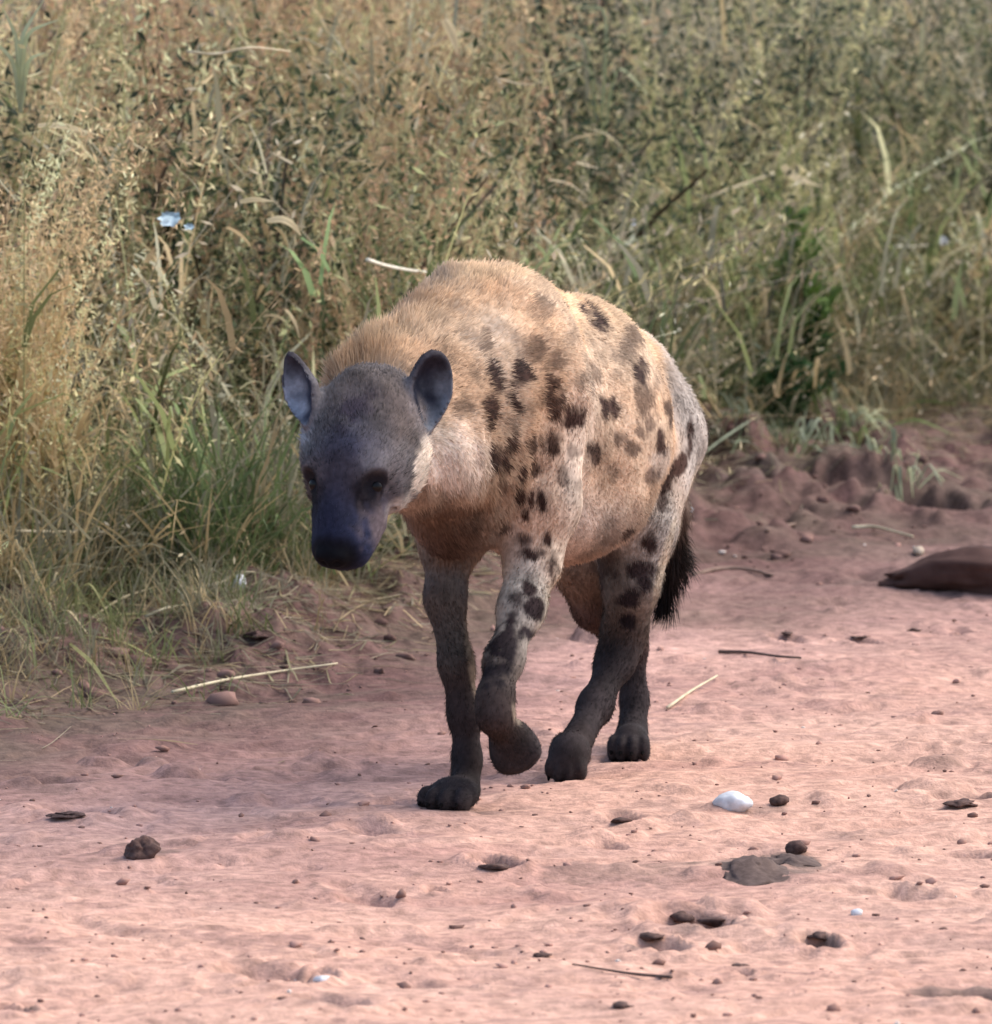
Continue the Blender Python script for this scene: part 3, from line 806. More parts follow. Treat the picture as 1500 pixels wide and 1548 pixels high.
# ------------------------------------------------------------------ hyena
# the body is one continuous surface: tapered limbs and ellipsoids joined by a smooth union on a grid
PRIMS = []
FWD = nrm((-0.36, -0.93, 0)); LEFT = np.array((-FWD[1], FWD[0], 0)); UP = np.array((0, 0, 1.0))
TAN = (0.49, 0.365, 0.262); PALE = (0.55, 0.445, 0.355); BELLY = (0.42, 0.335, 0.275); GREYF = (0.15, 0.125, 0.11)
ORNG = (0.60, 0.375, 0.18); LEGD = (0.032, 0.025, 0.026); LEGM = (0.12, 0.095, 0.082); FACE = (0.108, 0.092, 0.088)
MUZZ = (0.018, 0.023, 0.050); BLACK = (0.004, 0.004, 0.005); CHK = (0.36, 0.28, 0.21); EARIN = (0.055, 0.062, 0.078)
BROWNL = (0.085, 0.052, 0.045)

def cone(a, ra, b, rb, k=0.03, col=TAN, fur=0.010, flow=None, fcol=True):
    a = np.asarray(a, float); b = np.asarray(b, float)
    PRIMS.append(dict(t='cone', a=a, b=b, ra=ra, rb=rb, k=k, col=np.array(col), fur=fur,
                      flow=nrm(b - a) if flow is None else nrm(flow)))
def ell(c, h, axes, k=0.04, col=TAN, fur=0.010, flow=(0, 0, -1), sub=False):
    PRIMS.append(dict(t='ell', c=np.asarray(c, float), h=np.array(h, float), A=np.array([nrm(x) for x in axes]), k=k,
                      col=np.array(col), fur=fur, flow=nrm(flow), sub=sub))
def chain(pts, k, cols, furs):
    """pts: (px, py, D, r_px)"""
    for i in range(len(pts) - 1):
        p, q = pts[i], pts[i + 1]
        cone(P(*p[:3]), p[3] * p[2] / F_PX, P(*q[:3]), q[3] * q[2] / F_PX, k, cols[i], furs[i])

def sdf(pr, p):
    if pr['t'] == 'cone':
        a, b = pr['a'], pr['b']
        ba = b - a
        h = np.clip(((p - a) @ ba) / (ba @ ba), 0, 1)
        dd = p - a - h[..., None] * ba
        return np.sqrt((dd * dd).sum(-1)) - (pr['ra'] + (pr['rb'] - pr['ra']) * h)
    q = (p - pr['c']) @ pr['A'].T
    k0 = np.sqrt(((q / pr['h']) ** 2).sum(-1)) + 1e-9
    k1 = np.sqrt(((q / pr['h'] ** 2) ** 2).sum(-1)) + 1e-9
    return k0 * (k0 - 1) / k1

BACKF = -FWD
def tilt(deg):                       # trunk axes pitched so the back slopes down to the rump
    a = math.radians(deg)
    f = FWD * math.cos(a) + UP * math.sin(a); u = UP * math.cos(a) - FWD * math.sin(a)
    return (f, LEFT, u)
fl = BACKF * 0.75 - UP * 0.65
# trunk
ell(P(748, 628, 14.20), (0.225, 0.128, 0.198), tilt(12), 0.05, PALE, .009, fl)
ell(P(762, 515, 14.18), (0.17, 0.085, 0.088), tilt(8), 0.06, ORNG, .020, BACKF)
ell(P(850, 645, 14.46), (0.27, 0.158, 0.178), tilt(10), 0.06, TAN, .009, fl)
ell(P(880, 520, 14.52), (0.25, 0.075, 0.07), tilt(14), 0.05, (0.58, .42, .275), .012, BACKF)
ell(P(840, 770, 14.42), (0.20, 0.115, 0.085), tilt(0), 0.05, BELLY, .011, fl)
ell(P(930, 642, 14.74), (0.160, 0.116, 0.148), tilt(14), 0.06, (0.38, 0.33, 0.295), .010, fl)
ell(P(690, 765, 14.08), (0.12, 0.075, 0.075), tilt(0), 0.05, (0.17, .115, .085), .018, fl)
# neck, thick and low, the mane on top of it
cone(P(735, 545, 14.12), .140, P(612, 626, 13.95), .116, 0.06, TAN, .014, BACKF)
cone(P(735, 482, 14.12), .062, P(580, 585, 13.94), .066, 0.05, ORNG, .046, BACKF * 0.8 + UP * 0.5)
cone(P(700, 690, 14.05), .095, P(628, 694, 13.90), .080, 0.05, CHK, .016, -UP * .7 + BACKF * .6)
# head, in its own frame: forward, left, up
ya, pi_ = math.radians(21), math.radians(55)
hh = np.array((-math.sin(ya), -math.cos(ya), 0))
HF = hh * math.cos(pi_) - UP * math.sin(pi_)
HU = hh * math.sin(pi_) + UP * math.cos(pi_)
HL = np.array((-hh[1], hh[0], 0))
roll = math.radians(0)
HC = P(558, 640, 13.77)
HA = (HF, HL, HU)
def H(f, s, u):
    return HC + HF * f + HL * s + HU * u
hb = -HF
ell(H(.030, 0, .004), (.105, .082, .067), HA, 0.03, FACE, .010, hb)
ell(H(-.03, 0, -.005), (.06, .076, .062), HA, 0.03, FACE, .010, hb)
for s in (-1, 1):
    ell(H(.055, .052 * s, -.028), (.075, .042, .056), HA, 0.03, (0.11, .098, .096), .012, hb - HU * .4 + HL * s * .3)
    ell(H(.105, .040 * s, .040), (.034, .028, .020), HA, 0.02, (0.115, .098, .098), .009, hb)
    cone(H(.155, .024 * s, -.016), .034, H(.208, .017 * s, -.014), .026, 0.014, MUZZ, .006, hb)
cone(H(.085, 0, .010), .062, H(.200, 0, .000), .036, 0.025, MUZZ, .007, hb)
cone(H(.07, 0, .045), .030, H(.200, 0, .020), .020, 0.02, (0.016, .020, .042), .006, hb)
cone(H(.04, 0, -.06), .052, H(.192, 0, -.038), .026, 0.02, (0.06, .05, .055), .008, hb)
ell(H(.232, -.002, .010), (.019, .027, .019), HA, 0.006, BLACK, .0, hb)
PRIMS[-1]['wt'] = 40; PRIMS[-1]['fall'] = .0045
for s in (-1, 1):
    ell(H(.250, .011 * s - .002, .010), (.010, .007, .007), HA, 0.004, BLACK, 0, hb, sub=True)
    ell(H(.134, .058 * s, .046), (.024, .020, .017), (HF, HL, HU), 0.010, (0.008, .007, .009), 0, hb, sub=True)
for s in (-1, 1):     # line of the mouth
    cone(H(.226, .018 * s, -.026), .0055, H(.12, .060 * s, -.030), .0045, .004, (.006, .005, .006), 0, hb); PRIMS[-1]['sub'] = True
ell(H(.02, -.066, -.005), (.06, .028, .045), HA, .03, (.30, .30, .31), .016, (-.6, .2, -.5))
# ears
def ear(c, n, t, w, h):
    n = nrm(n); t = nrm(np.asarray(t) - n * np.dot(t, n)); wv = np.cross(n, t)
    A = (n, wv, t)
    return dict(t='ear', c=np.asarray(c, float), A=np.array(A), w=w, h=h, k=.012, col=np.array(FACE), fur=.006, flow=t)
EARS = [ear(P(650, 592, 13.765), (0.42, -0.90, -0.05), (0.08, 0.10, 1.0), .037, .064),
        ear(P(455, 590, 13.77), (-0.66, -0.74, 0.10), (-0.46, 0.10, 0.88), .033, .064)]
EARS[1]['pt'] = .45; EARS[1]['pale'] = 1.9
cone(P(632, 625, 13.80), .026, P(600, 640, 13.80), .045, 0.025, FACE, .010, (0, 0, 1))
cone(P(474, 618, 13.80), .024, P(505, 640, 13.81), .045, 0.025, (0.17, .16, .165), .010, (0, 0, 1))
def ear_sdf(e, p):
    q = (p - e['c']) @ e['A'].T
    tz = q[..., 2] / e['h']
    wsc = np.where(tz > 0, 1.0 - e.get('pt', 0) * tz, 1.0 + 0.42 * tz)         # narrower towards the base, round on top
    wsc = np.clip(wsc, 0.35, 1)
    def el(n, a, b, c):
        s = np.stack([n / a, q[..., 1] / (b * wsc), q[..., 2] / c], -1)
        h = np.array((a, b, c))
        k0 = np.sqrt((s ** 2).sum(-1)) + 1e-9
        k1 = np.sqrt(((s / h) ** 2).sum(-1)) + 1e-9
        return k0 * (k0 - 1) / k1
    o = el(q[..., 0], .022, e['w'], e['h'])
    i = el(q[..., 0] - .016, .026, e['w'] * .86, e['h'] * .88)
    return np.maximum(o, -i), i
# front leg planted (its right)
chain([(706, 700, 14.14, 62), (680, 822, 14.13, 42), (673, 905, 14.09, 28), (690, 1005, 14.06, 23), (703, 1082, 14.05, 23), (706, 1150, 14.04, 19), (702, 1196, 14.02, 25)],
      0.025, [TAN, (0.08, .062, .055), (0.06, .053, .052), LEGD, LEGD, LEGD], [.010, .008, .008, .0075, .0075, .0075])
# front leg lifted (its left)
chain([(812, 610, 14.14, 84), (815, 760, 14.12, 62), (806, 850, 14.10, 40), (788, 920, 14.05, 31), (762, 1000, 13.98, 25), (749, 1055, 13.93, 23), (747, 1086, 13.92, 21), (770, 1118, 13.96, 22)],
      0.03, [PALE, PALE, (0.40, .35, .295), (0.25, .22, .19), (0.07, .06, .058), LEGD, LEGD], [.010, .008, .009, .0075, .0075, .0075, .0075])
# hind leg stepping (its left)
chain([(985, 660, 14.74, 84), (957, 800, 14.62, 62), (955, 880, 14.60, 39), (944, 960, 14.64, 29), (930, 1002, 14.62, 25), (900, 1070, 14.54, 22), (864, 1138, 14.42, 26)],
      0.03, [(0.36, .32, .285), (0.24, .215, .19), (0.085, .066, .057), LEGD, LEGD, LEGD], [.009, .008, .009, .0075, .0075, .0075])
# hind leg trailing (its right)
chain([(880, 690, 14.82, 84), (890, 850, 14.70, 54), (905, 915, 14.72, 36), (955, 975, 14.86, 22), (960, 1060, 14.84, 18), (957, 1105, 14.80, 22)],
      0.025, [TAN, BROWNL, BROWNL, LEGD, LEGD], [.010, .008, .008, .0075, .0075])
# paws: a pad with four toes each; (centre, forward dir, up dir, half width, half length, half height)
CLAWS = []
def paw(c, f, u, wd, ln, ht, col=LEGD, tk=.006, claws=True):
    c = np.asarray(c, float); f = nrm(f); u = nrm(np.asarray(u) - f * np.dot(u, f)); s = np.cross(u, f)
    ell(c, (ln * .75, wd * .86, ht), (f, s, u), 0.034, col, .007, -f)
    for i, (o, fo) in enumerate(((-.70, .44), (-.25, .66), (.25, .66), (.70, .44))):
        tc = c + s * wd * o * 1.06 + f * ln * (fo + .02) - u * ht * .2
        ell(tc, (ln * .38, wd * .27, ht * .74), (f, s, u), tk, col, .006, -f)
        if claws: CLAWS.append((tc + f * ln * .30 - u * ht * .1, nrm(f - u * .5)))
zf = lambda px, D, z: np.array(((px - 750) / F_PX * D, D, z))
ground_z = lambda x, d: float(ground_h(np.array([x]), np.array([d]))[0])
GZ1 = ground_z((684 - 750) / F_PX * 13.98, 13.96)
paw(zf(684, 13.965, GZ1 + .026), nrm((-.45, -.89, 0)), UP, .042, .058, .028)
paw(P(775, 1126, 13.975), nrm((.30, .45, -.75)), nrm((.35, -.80, -.45)) * -1 + np.array((0, 0, .2)), .036, .040, .028, LEGD, .022, False)
GZ3 = ground_z((857 - 750) / F_PX * 14.37, 14.36)
paw(P(859, 1146, 14.39), nrm((-.18, -.60, -.74)), nrm((-.1, -.80, .6)), .033, .044, .026)
GZ4 = ground_z((954 - 750) / F_PX * 14.72, 14.72)
paw(zf(954, 14.745, GZ4 + .027), nrm((-.15, -.98, 0)), UP, .034, .052, .030)
# tail
chain([(1015, 690, 14.90, 26), (1024, 775, 14.98, 16), (1014, 850, 15.0, 19), (1004, 915, 14.99, 9)], 0.02,
      [(0.20, .15, .12), (0.03, .022, .02), BLACK], [.012, .032, .04])

def field(RES):
    lo = np.full(3, 1e9); hi = -lo
    for pr in PRIMS:
        if pr['t'] == 'cone':
            pts = np.array([pr['a'] - pr['ra'], pr['a'] + pr['ra'], pr['b'] - pr['rb'], pr['b'] + pr['rb']])
        else:
            r = np.sqrt(((pr['A'] * pr['h'][:, None]) ** 2).sum(0))
            pts = np.array([pr['c'] - r, pr['c'] + r])
        pr['lo'] = pts.min(0); pr['hi'] = pts.max(0)
        lo = np.minimum(lo, pr['lo']); hi = np.maximum(hi, pr['hi'])
    for e in EARS:
        e['lo'] = e['c'] - .07; e['hi'] = e['c'] + .07
        lo = np.minimum(lo, e['lo']); hi = np.maximum(hi, e['hi'])
    lo -= .05; hi += .05
    n = np.ceil((hi - lo) / RES).astype(int) + 1
    val = np.full(n, 0.3, np.float32)
    ax = [lo[i] + RES * np.arange(n[i]) for i in range(3)]
    order = [p for p in PRIMS if not p.get('sub')] + EARS + [p for p in PRIMS if p.get('sub')]
    for pr in order:
        m = pr['k'] + .03
        i0 = np.maximum(((pr['lo'] - m - lo) / RES).astype(int), 0)
        i1 = np.minimum(((pr['hi'] + m - lo) / RES).astype(int) + 2, n)
        sl = tuple(slice(a, b) for a, b in zip(i0, i1))
        g = np.stack(np.meshgrid(*[ax[i][sl[i]] for i in range(3)], indexing='ij'), -1).astype(np.float32)
        d = ear_sdf(pr, g)[0] if pr['t'] == 'ear' else sdf(pr, g)
        cur = val[sl]; k = pr['k']
        if pr.get('sub'):
            d = -d
            h = np.maximum(k - np.abs(cur - d), 0) / k
            val[sl] = np.maximum(cur, d) + h * h * k * .25
        else:
            h = np.maximum(k - np.abs(cur - d), 0) / k
            val[sl] = np.minimum(cur, d) - h * h * k * .25
    return val, lo

def surface_nets(val, lo, RES):
    ins = val < 0
    n = np.array(val.shape)
    cnt = np.zeros(n - 1, np.int8)
    offs = [(i, j, k) for i in (0, 1) for j in (0, 1) for k in (0, 1)]
    sub = lambda o: tuple(slice(o[a], n[a] - 1 + o[a]) for a in range(3))
    for o in offs:
        cnt += ins[sub(o)]
    act = (cnt > 0) & (cnt < 8)
    cells = np.argwhere(act)
    idx = np.full(n - 1, -1, np.int64)
    idx[act] = np.arange(len(cells))
    acc = np.zeros((len(cells), 3)); num = np.zeros(len(cells))
    corner = {o: val[tuple((cells + np.array(o)).T)] for o in offs}
    for o in offs:
        for a in range(3):
            if o[a] == 0:
                q = list(o); q[a] = 1; q = tuple(q)
                va, vb = corner[o], corner[q]
                m = (va < 0) != (vb < 0)
                t = np.where(m, va / np.where(m, va - vb, 1), 0)
                pnt = np.tile(np.array(o, float), (len(cells), 1))
                pnt[:, a] += t
                acc[m] += pnt[m]; num[m] += 1
    V = lo + (cells + acc / num[:, None]) * RES
    faces = []
    for a in range(3):
        b, c = (a + 1) % 3, (a + 2) % 3
        s0 = [slice(None)] * 3; s1 = [slice(None)] * 3
        s0[a] = slice(0, n[a] - 1); s1[a] = slice(1, n[a])
        A, B = ins[tuple(s0)], ins[tuple(s1)]
        e = np.argwhere(A != B)
        ok = (e[:, b] > 0) & (e[:, c] > 0) & (e[:, b] < n[b] - 1) & (e[:, c] < n[c] - 1)
        e = e[ok]
        flip = ~ins[tuple(e.T)]
        def cell(db, dc):
            q = e.copy(); q[:, b] += db; q[:, c] += dc
            return idx[tuple(q.T)]
        f = np.stack([cell(-1, -1), cell(0, -1), cell(0, 0), cell(-1, 0)], -1)
        f[flip] = f[flip][:, ::-1]
        faces.append(f)
    return V, np.concatenate(faces)

# spots: px, py, half width, half height, lean in degrees, darkness
SPOTS = [(818, 460, 15, 13, 0, .45), (898, 474, 10, 26, -40, .8), (808, 526, 17, 14, 20, .6), (736, 508, 10, 18, 0, .5), (748, 568, 9, 20, -15, .9),
         (790, 570, 11, 18, -25, .85), (776, 600, 9, 17, -15, .8), (740, 624, 12, 19, 5, 1.0), (698, 616, 13, 11, 0, .5), (838, 598, 15, 32, -10, .75),
         (872, 630, 19, 13, -20, .9), (922, 616, 16, 15, 0, .8), (844, 548, 11, 13, 0, .5), (836, 672, 15, 17, 0, .75), (776, 674, 9, 14, 0, .75),
         (806, 672, 8, 12, 0, .7), (900, 684, 8, 17, 0, .75), (872, 682, 12, 9, 0, .5), (940, 660, 10, 13, 0, .6), (957, 678, 11, 9, 0, .6),
         (968, 650, 7, 7, 0, .6), (756, 692, 14, 20, -20, 1.0), (792, 716, 7, 11, 0, .8), (812, 710, 9, 8, 0, .7), (786, 748, 7, 13, 0, .9),
         (803, 756, 6, 11, 0, .9), (820, 764, 6, 17, -10, .9), (796, 780, 7, 11, 0, .9), (760, 798, 12, 6, 0, .7), (792, 818, 11, 9, 0, .7),
         (828, 816, 6, 9, 0, .8), (808, 836, 20, 6, 5, .9), (834, 858, 8, 15, 0, .9), (804, 884, 10, 9, 0, 1.0), (970, 560, 12, 15, 0, 1.0),
         (976, 610, 14, 38, -5, .6), (1000, 666, 9, 15, -10, 1.0), (1018, 624, 8, 24, -8, .7), (1012, 722, 9, 24, 30, .95), (1044, 664, 6, 20, 5, .9),
         (958, 508, 26, 12, -35, .55), (944, 530, 14, 14, 0, .5), (954, 812, 10, 8, 0, .9), (982, 818, 8, 12, 0, .9), (971, 860, 15, 8, 10, .95),
         (955, 903, 15, 8, 0, .9), (974, 878, 7, 12, 0, .9), (949, 942, 9, 8, 0, .8), (794, 957, 8, 8, 0, .9), (773, 943, 8, 14, 10, .8),
         (808, 920, 16, 8, 20, .8), (780, 908, 9, 9, 0, .7), (747, 1014, 22, 14, 10, .9), (760, 978, 15, 17, 15, .8), (880, 574, 8, 10, 0, .4),
         (900, 560, 7, 12, -20, .35), (862, 508, 9, 10, 0, .35), (855, 720, 8, 12, 0, .5), (880, 735, 8, 9, 0, .35), (930, 715, 9, 12, 0, .4),
         (760, 730, 8, 10, 0, .5), (915, 850, 14, 20, 10, .6), (925, 800, 12, 14, 0, .4), (1000, 760, 8, 12, 0, .7), (1030, 700, 6, 14, 10, .8),
         (720, 560, 6, 12, 0, .3), (985, 720, 9, 12, 10, .6), (930, 570, 8, 9, 0, .3), (775, 640, 7, 9, 0, .4), (990, 590, 6, 16, 0, .4)]

# pale fur, with rim light and neck shadow painted into the coat: px, py, half width, half height, lean, strength, colour
FUR_RIM_PATCHES = [(843, 848, 9, 34, -12, .9, (.62, .55, .46)), (782, 1082, 6, 18, -10, .5, (.48, .43, .36)), (1049, 745, 7, 40, 12, .8, (.52, .44, .34)),
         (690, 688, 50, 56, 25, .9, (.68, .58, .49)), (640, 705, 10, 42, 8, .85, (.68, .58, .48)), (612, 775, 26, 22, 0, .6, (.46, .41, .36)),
         (690, 790, 60, 30, 0, .75, (.085, .055, .042)), (712, 1000, 6, 60, -8, .5, (.30, .26, .21)), (824, 930, 6, 60, 12, .6, (.40, .36, .29)),  # the dark chest entry paints the shadow under the neck
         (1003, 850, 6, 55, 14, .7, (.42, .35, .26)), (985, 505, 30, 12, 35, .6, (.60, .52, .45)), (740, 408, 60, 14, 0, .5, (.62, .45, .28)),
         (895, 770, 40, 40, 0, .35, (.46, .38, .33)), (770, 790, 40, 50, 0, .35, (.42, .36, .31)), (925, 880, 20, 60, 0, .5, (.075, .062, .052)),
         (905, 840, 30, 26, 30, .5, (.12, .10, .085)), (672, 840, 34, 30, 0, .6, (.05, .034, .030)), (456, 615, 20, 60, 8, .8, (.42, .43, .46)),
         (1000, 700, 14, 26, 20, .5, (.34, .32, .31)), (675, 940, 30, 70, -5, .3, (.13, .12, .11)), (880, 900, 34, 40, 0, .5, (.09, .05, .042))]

def body_attr(p, nrmv):
    """coat colour, fur length, fur flow for points on the body"""
    N = len(p)
    wsum = np.zeros(N); C = np.zeros((N, 3)); Fl = np.zeros(N); Fv = np.zeros((N, 3))
    for pr in PRIMS:
        d = sdf(pr, p)
        if pr.get('sub'):
            wt = np.exp(-np.maximum(d, 0) / .004) * (d < .006) * 8
        else:
            wt = (np.exp(-np.maximum(d, -.01) / pr.get('fall', .012)) + 1e-12) * pr.get('wt', 1)
        wsum += wt; C += wt[:, None] * pr['col']; Fl += wt * pr['fur']; Fv += wt[:, None] * pr['flow']
    C /= wsum[:, None]; Fl /= wsum; Fv /= wsum[:, None]
    # spots
    px, py = proj(p)
    view = nrm(np.array((0, 0, CAM_H)) - p)
    facing = (nrmv * view).sum(1)
    jit = noise3(p, 60, 2) * 0.9 + noise3(p, 150, 5) * 0.5
    K = np.zeros(N)
    for (sx, sy, a, b, an, dk) in SPOTS:
        near = (np.abs(px - sx) < 60) & (np.abs(py - sy) < 60)
        if not near.any():
            continue
        cc = np.argmin((px - sx) ** 2 + (py - sy) ** 2 + (facing < .1) * 1e6 + (p[:, 1] - 13.5) * 300)
        t = math.radians(an)
        x = (px - sx) * math.cos(t) + (py - sy) * math.sin(t); y = -(px - sx) * math.sin(t) + (py - sy) * math.cos(t)
        g_ = 1.0 if sy < 780 else 1.28
        e = (x / (a * 1.06 * g_)) ** 2 + (y / (b * 1.22 * g_)) ** 2 + jit * 1.3
        same = np.linalg.norm(p - p[cc], axis=1) < 0.075
        kk = min(1, dk * 1.25) * smooth(1.9, 0.3, e) * same * smooth(-.1, .15, facing)
        K = np.maximum(K, kk)
    for (sx, sy, a, b, an, dk, pc) in FUR_RIM_PATCHES:
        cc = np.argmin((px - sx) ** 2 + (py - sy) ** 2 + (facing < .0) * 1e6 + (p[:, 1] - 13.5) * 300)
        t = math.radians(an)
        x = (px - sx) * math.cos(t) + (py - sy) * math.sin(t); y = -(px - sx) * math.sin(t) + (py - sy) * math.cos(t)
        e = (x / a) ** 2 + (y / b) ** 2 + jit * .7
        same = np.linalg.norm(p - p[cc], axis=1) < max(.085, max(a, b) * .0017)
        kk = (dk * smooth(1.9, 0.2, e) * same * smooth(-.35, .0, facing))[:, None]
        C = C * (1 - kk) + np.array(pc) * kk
    # the side turned away carries spots of the same kind
    r = np.random.default_rng(5)
    trunk = (p[:, 2] > .38) & (p[:, 1] > 14.02)
    away = smooth(.12, -.05, facing) * trunk
    pts = p[(away > .5)]
    if len(pts):
        for c in pts[r.integers(0, len(pts), 90)]:
            dd = np.linalg.norm((p - c) * np.array((1, 1, .75)), axis=1) / r.uniform(.009, .017)
            K = np.maximum(K, r.uniform(.5, .95) * smooth(1.6, .5, dd ** 2 + jit) * away)
    spot = np.array((0.050, 0.030, 0.025))
    lowz = smooth(.45, .2, p[:, 2])[:, None]
    spot = spot * (1 - lowz) + np.array((.016, .014, .018)) * lowz
    C = C * (1 - K[:, None]) + spot * K[:, None]
    # mottled coat
    C = C * (1 + 0.28 * noise3(p, 24, 1) + 0.22 * noise3(p, 55, 4))[:, None]
    warm = smooth(-.2, .5, noise3(p, 13, 7))[:, None]
    C = C * (1 - 0.16 * warm * np.array((.2, .8, 1.3)))
    # head marks
    q = (p - HC) @ np.array(HA).T
    onhead = smooth(-.16, -.06, q[:, 0]) * (np.linalg.norm(q, axis=1) < .30) * smooth(13.96, 13.9, p[:, 1])
    for (f, s, u, rr, dk, cc) in ((.055, -.008, .066, .022, .8, (.030, .024, .034)), (.010, .00, .07, .03, .6, (.040, .028, .046)), (.09, 0, .055, .022, .5, (.04, .035, .05)),
                                  (.100, .054, .062, .026, .4, (.22, .20, .205)), (.08, -.075, .03, .03, .5, (.26, .24, .23)),
                                  (.138, .054, .036, .040, .97, (.010, .009, .012)), (.138, -.052, .036, .034, .97, (.010, .009, .012)),
                                  (.165, .056, -.010, .042, .8, (.125, .10, .105)), (-.01, .085, .0, .03, .45, (.24, .21, .21)),
                                  (.06, .075, .02, .018, .35, (.2, .18, .18))):
        dd = np.linalg.norm(q - np.array((f, s, u)), axis=1)
        k = (dk * smooth(rr * 1.3, rr * .4, dd + noise3(p, 90, 3) * rr * .5) * onhead)[:, None]
        C = C * (1 - k) + np.array(cc) * k
    # ears: bluish skin inside with its lit and shaded sides painted in, dark rim
    for ei, e in enumerate(EARS):
        d, i = ear_sdf(e, p)
        qe = (p - e['c']) @ e['A'].T
        on = smooth(.012, .003, np.abs(d)) * (np.linalg.norm(qe, axis=1) < .075)
        inner = smooth(.004, .0, i) * on
        rim = smooth(.022, .006, np.abs(qe[:, 0] - .004)) * smooth(.15, .7, qe[:, 2] / e['h']) * on
        C = C * (1 - on[:, None]) + np.array((0.12, .11, .115)) * on[:, None]
        ear_lit = smooth(-.5, .7, -qe[:, 1] / e['w'] * (1) * (1 if ei == 0 else -1) - .2 * qe[:, 2] / e['h'] + .6 * noise3(p, 60, 8))
        ic = (np.array((.016, .018, .028))[None] * (1 - ear_lit[:, None]) + np.array((.125, .14, .165))[None] * ear_lit[:, None]) * e.get('pale', 1)
        C = C * (1 - inner[:, None]) + ic * inner[:, None]
        C = C * (1 - .75 * rim[:, None]) + np.array((.02, .016, .022)) * .75 * rim[:, None]
        Fl = Fl * (1 - on) + (.0055 * (1 - .6 * inner)) * on
        Fv = np.where(on[:, None] > .5, e['A'][2], Fv)
    return np.clip(C, .004, .9), Fl, Fv

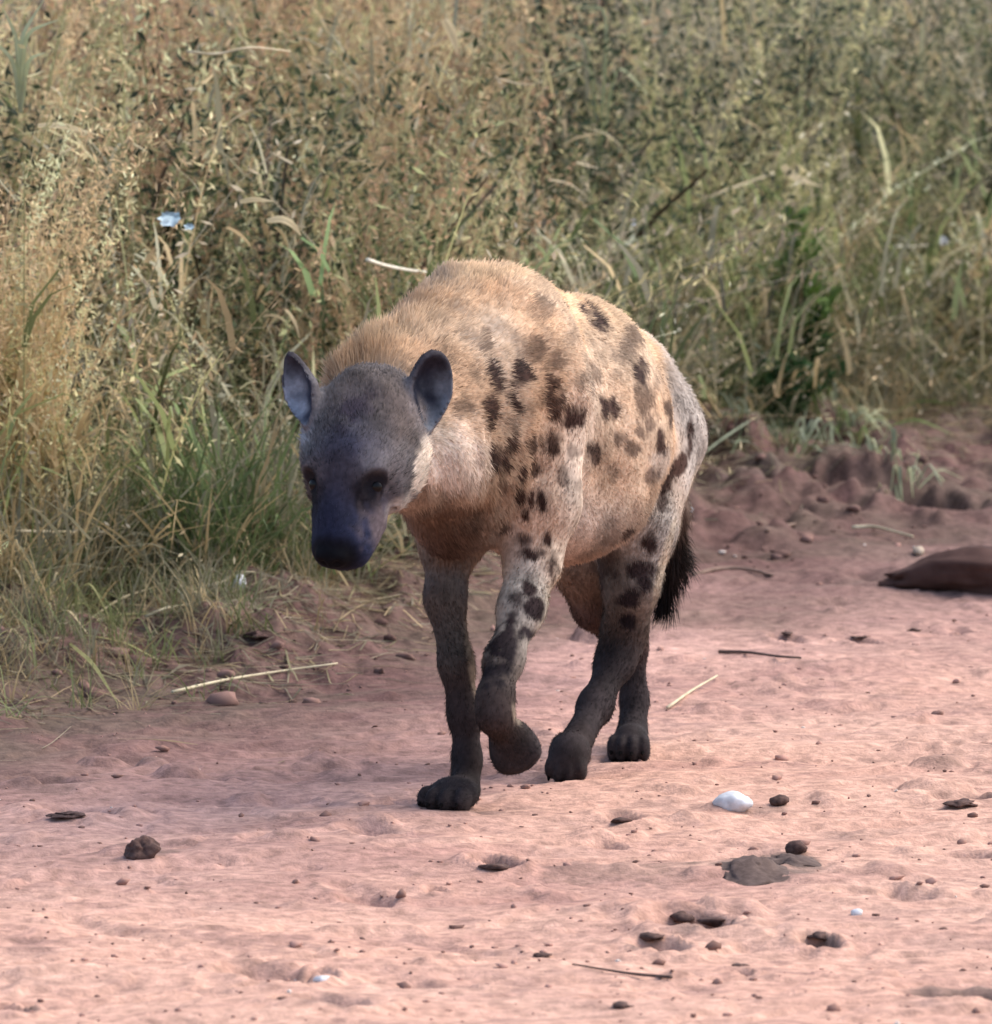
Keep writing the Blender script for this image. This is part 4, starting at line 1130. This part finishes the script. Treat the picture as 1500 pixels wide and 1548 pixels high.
def build_hyena():
    RES = 0.004
    val, lo = field(RES)
    V, F = surface_nets(val, lo, RES)
    # keep the largest piece, drop stray specks
    coat = mat_attr('hyena_coat', rough=0.8, spec=0.06, noise_amt=0.3, noise_scale=120)
    tmp = mesh_np('hyena', V, [F], coat, smooth_shade=True, col=np.zeros((len(V), 3)))
    me = tmp.data
    # one light smoothing pass over the grid steps
    ed = np.zeros(len(me.edges) * 2, np.int32); me.edges.foreach_get('vertices', ed); ed = ed.reshape(-1, 2)
    deg = np.bincount(ed.ravel(), minlength=len(V))[:, None]
    for _ in range(2):
        s = np.zeros_like(V)
        for a in range(3):
            s[:, a] = np.bincount(ed[:, 0], V[ed[:, 1], a], len(V)) + np.bincount(ed[:, 1], V[ed[:, 0], a], len(V))
        V = V * .5 + .5 * s / deg
    # muscle and fold relief
    me.vertices.foreach_set('co', np.ascontiguousarray(V, np.float32).ravel()); me.update()
    nv = np.zeros(len(V) * 3, np.float32); me.vertices.foreach_get('normal', nv); nv = nv.reshape(-1, 3).astype(float)
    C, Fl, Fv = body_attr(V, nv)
    amp = np.clip(Fl / .012, 0.1, 1.4) * .0075 * (.3 + .7 * smooth(.32, .5, V[:, 2]))
    V = V + nv * (amp * (noise3(V * np.array((1, 1, .45)), 15, 3) + .5 * noise3(V * np.array((1, 1, .6)), 42, 6)))[:, None]
    me.vertices.foreach_set('co', np.ascontiguousarray(V, np.float32).ravel()); me.update()
    me.vertices.foreach_get('normal', nv_ := np.zeros(len(V) * 3, np.float32)); nv = nv_.reshape(-1, 3).astype(float)
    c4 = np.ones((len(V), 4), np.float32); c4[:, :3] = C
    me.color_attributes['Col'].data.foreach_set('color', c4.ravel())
    hy = tag(tmp, 'spotted hyena walking on the dirt road with lowered head and one forepaw lifted', 'hyena')
    # fur
    tri = np.concatenate([F[:, [0, 1, 2]], F[:, [0, 2, 3]]])
    a, b, c = V[tri[:, 0]], V[tri[:, 1]], V[tri[:, 2]]
    area = np.linalg.norm(np.cross(b - a, c - a), axis=1) / 2
    lf = Fl[tri].mean(1)
    wgt = area * np.where(lf < .002, 0, np.clip((.012 / np.maximum(lf, .003)) ** .8, .9, 2.0))
    NF = 300000
    ti = rng.choice(len(tri), NF, p=wgt / wgt.sum())
    r1 = np.sqrt(rng.random(NF))[:, None]; r2 = rng.random(NF)[:, None]
    w0, w1, w2 = 1 - r1, r1 * (1 - r2), r1 * r2
    mixv = lambda A: w0 * A[tri[ti, 0]] + w1 * A[tri[ti, 1]] + w2 * A[tri[ti, 2]]
    p = mixv(V); n = nrm(mixv(nv)); cc = mixv(C); L = mixv(Fl[:, None])[:, 0]; fv = mixv(Fv)
    t = fv - n * (fv * n).sum(1, keepdims=True)
    t = nrm(t + 1e-6)
    swirl = np.stack([noise3(p, 14, 1), noise3(p, 14, 4), noise3(p, 14, 7)], -1)
    lift = np.clip(.26 + .2 * rng.standard_normal(NF) + (L > .028) * .25, .06, 1.1)[:, None]
    d0 = nrm(t + n * lift + .22 * rng.standard_normal((NF, 3)) + .45 * swirl)
    d1 = nrm(d0 + t * .35 - n * .15 * lift + np.array((0, 0, -.18)))
    side = nrm(np.cross(d0, n + .3 * rng.standard_normal((NF, 3))))
    L = L * rng.uniform(.55, 1.3, NF)
    wd = (np.clip(L * .07, .00045, .0008) * rng.uniform(.7, 1.2, NF))[:, None]
    L = L[:, None]
    p0 = p - n * .001
    m = p0 + d0 * L * .5; tip = m + d1 * L * .5
    VV = np.stack([p0 - side * wd, p0 + side * wd, m + side * wd * .8, m - side * wd * .8, tip], 1).reshape(-1, 3)
    base = np.arange(NF)[:, None] * 5
    q4 = base + np.array((0, 1, 2, 3)); t3 = base + np.array((3, 2, 4))
    dk_ = smooth(.16, .06, cc.max(1))[:, None]
    var = rng.uniform(.8, 1.2, (NF, 1)) * (1 + dk_ * .45 * rng.standard_normal((NF, 1)).clip(-1.4, 2.2))
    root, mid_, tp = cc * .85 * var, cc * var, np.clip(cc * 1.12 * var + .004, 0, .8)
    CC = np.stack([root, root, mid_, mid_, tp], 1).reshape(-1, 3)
    sn = nrm(n + .25 * d0)
    NN = np.repeat(sn, 5, axis=0)
    furm = mat_attr('hyena_fur', rough=0.65, spec=0.12, transl=0.3)
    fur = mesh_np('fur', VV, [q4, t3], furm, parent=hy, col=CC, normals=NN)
    tag(fur, kind='stuff')
    # eyes
    em, t_, b_, _ = mat_new('hyena_eye')
    b_.inputs['Base Color'].default_value = (.004, .003, .003, 1); b_.inputs['Roughness'].default_value = .3; b_.inputs['Specular IOR Level'].default_value = .2
    import bmesh
    for s in (-1, 1):
        bm = bmesh.new()
        bmesh.ops.create_uvsphere(bm, u_segments=20, v_segments=12, radius=.0125)
        m_ = bpy.data.meshes.new('eye'); bm.to_mesh(m_); bm.free()
        for pl in m_.polygons: pl.use_smooth = True
        m_.materials.append(em)
        o = bpy.data.objects.new('eye', m_); COL.objects.link(o); o.parent = hy
        o.location = H(.121, .047 * s, .024)
    # claws
    cm, t_, b_, _ = mat_new('hyena_claw')
    b_.inputs['Base Color'].default_value = (.006, .005, .005, 1); b_.inputs['Specular IOR Level'].default_value = .05; b_.inputs['Roughness'].default_value = .9
    cme = None
    for (c, d) in CLAWS:
        if cme is None:
            bm = bmesh.new()
            bmesh.ops.create_cone(bm, segments=8, radius1=.0048, radius2=.0012, depth=.011, cap_ends=True)
            cme = bpy.data.meshes.new('claw'); bm.to_mesh(cme); bm.free(); cme.materials.append(cm)
        o = bpy.data.objects.new('claw', cme); COL.objects.link(o); o.parent = hy
        o.location = c + d * .003
        o.rotation_euler = Vector(d).to_track_quat('Z', 'Y').to_euler()
build_hyena()
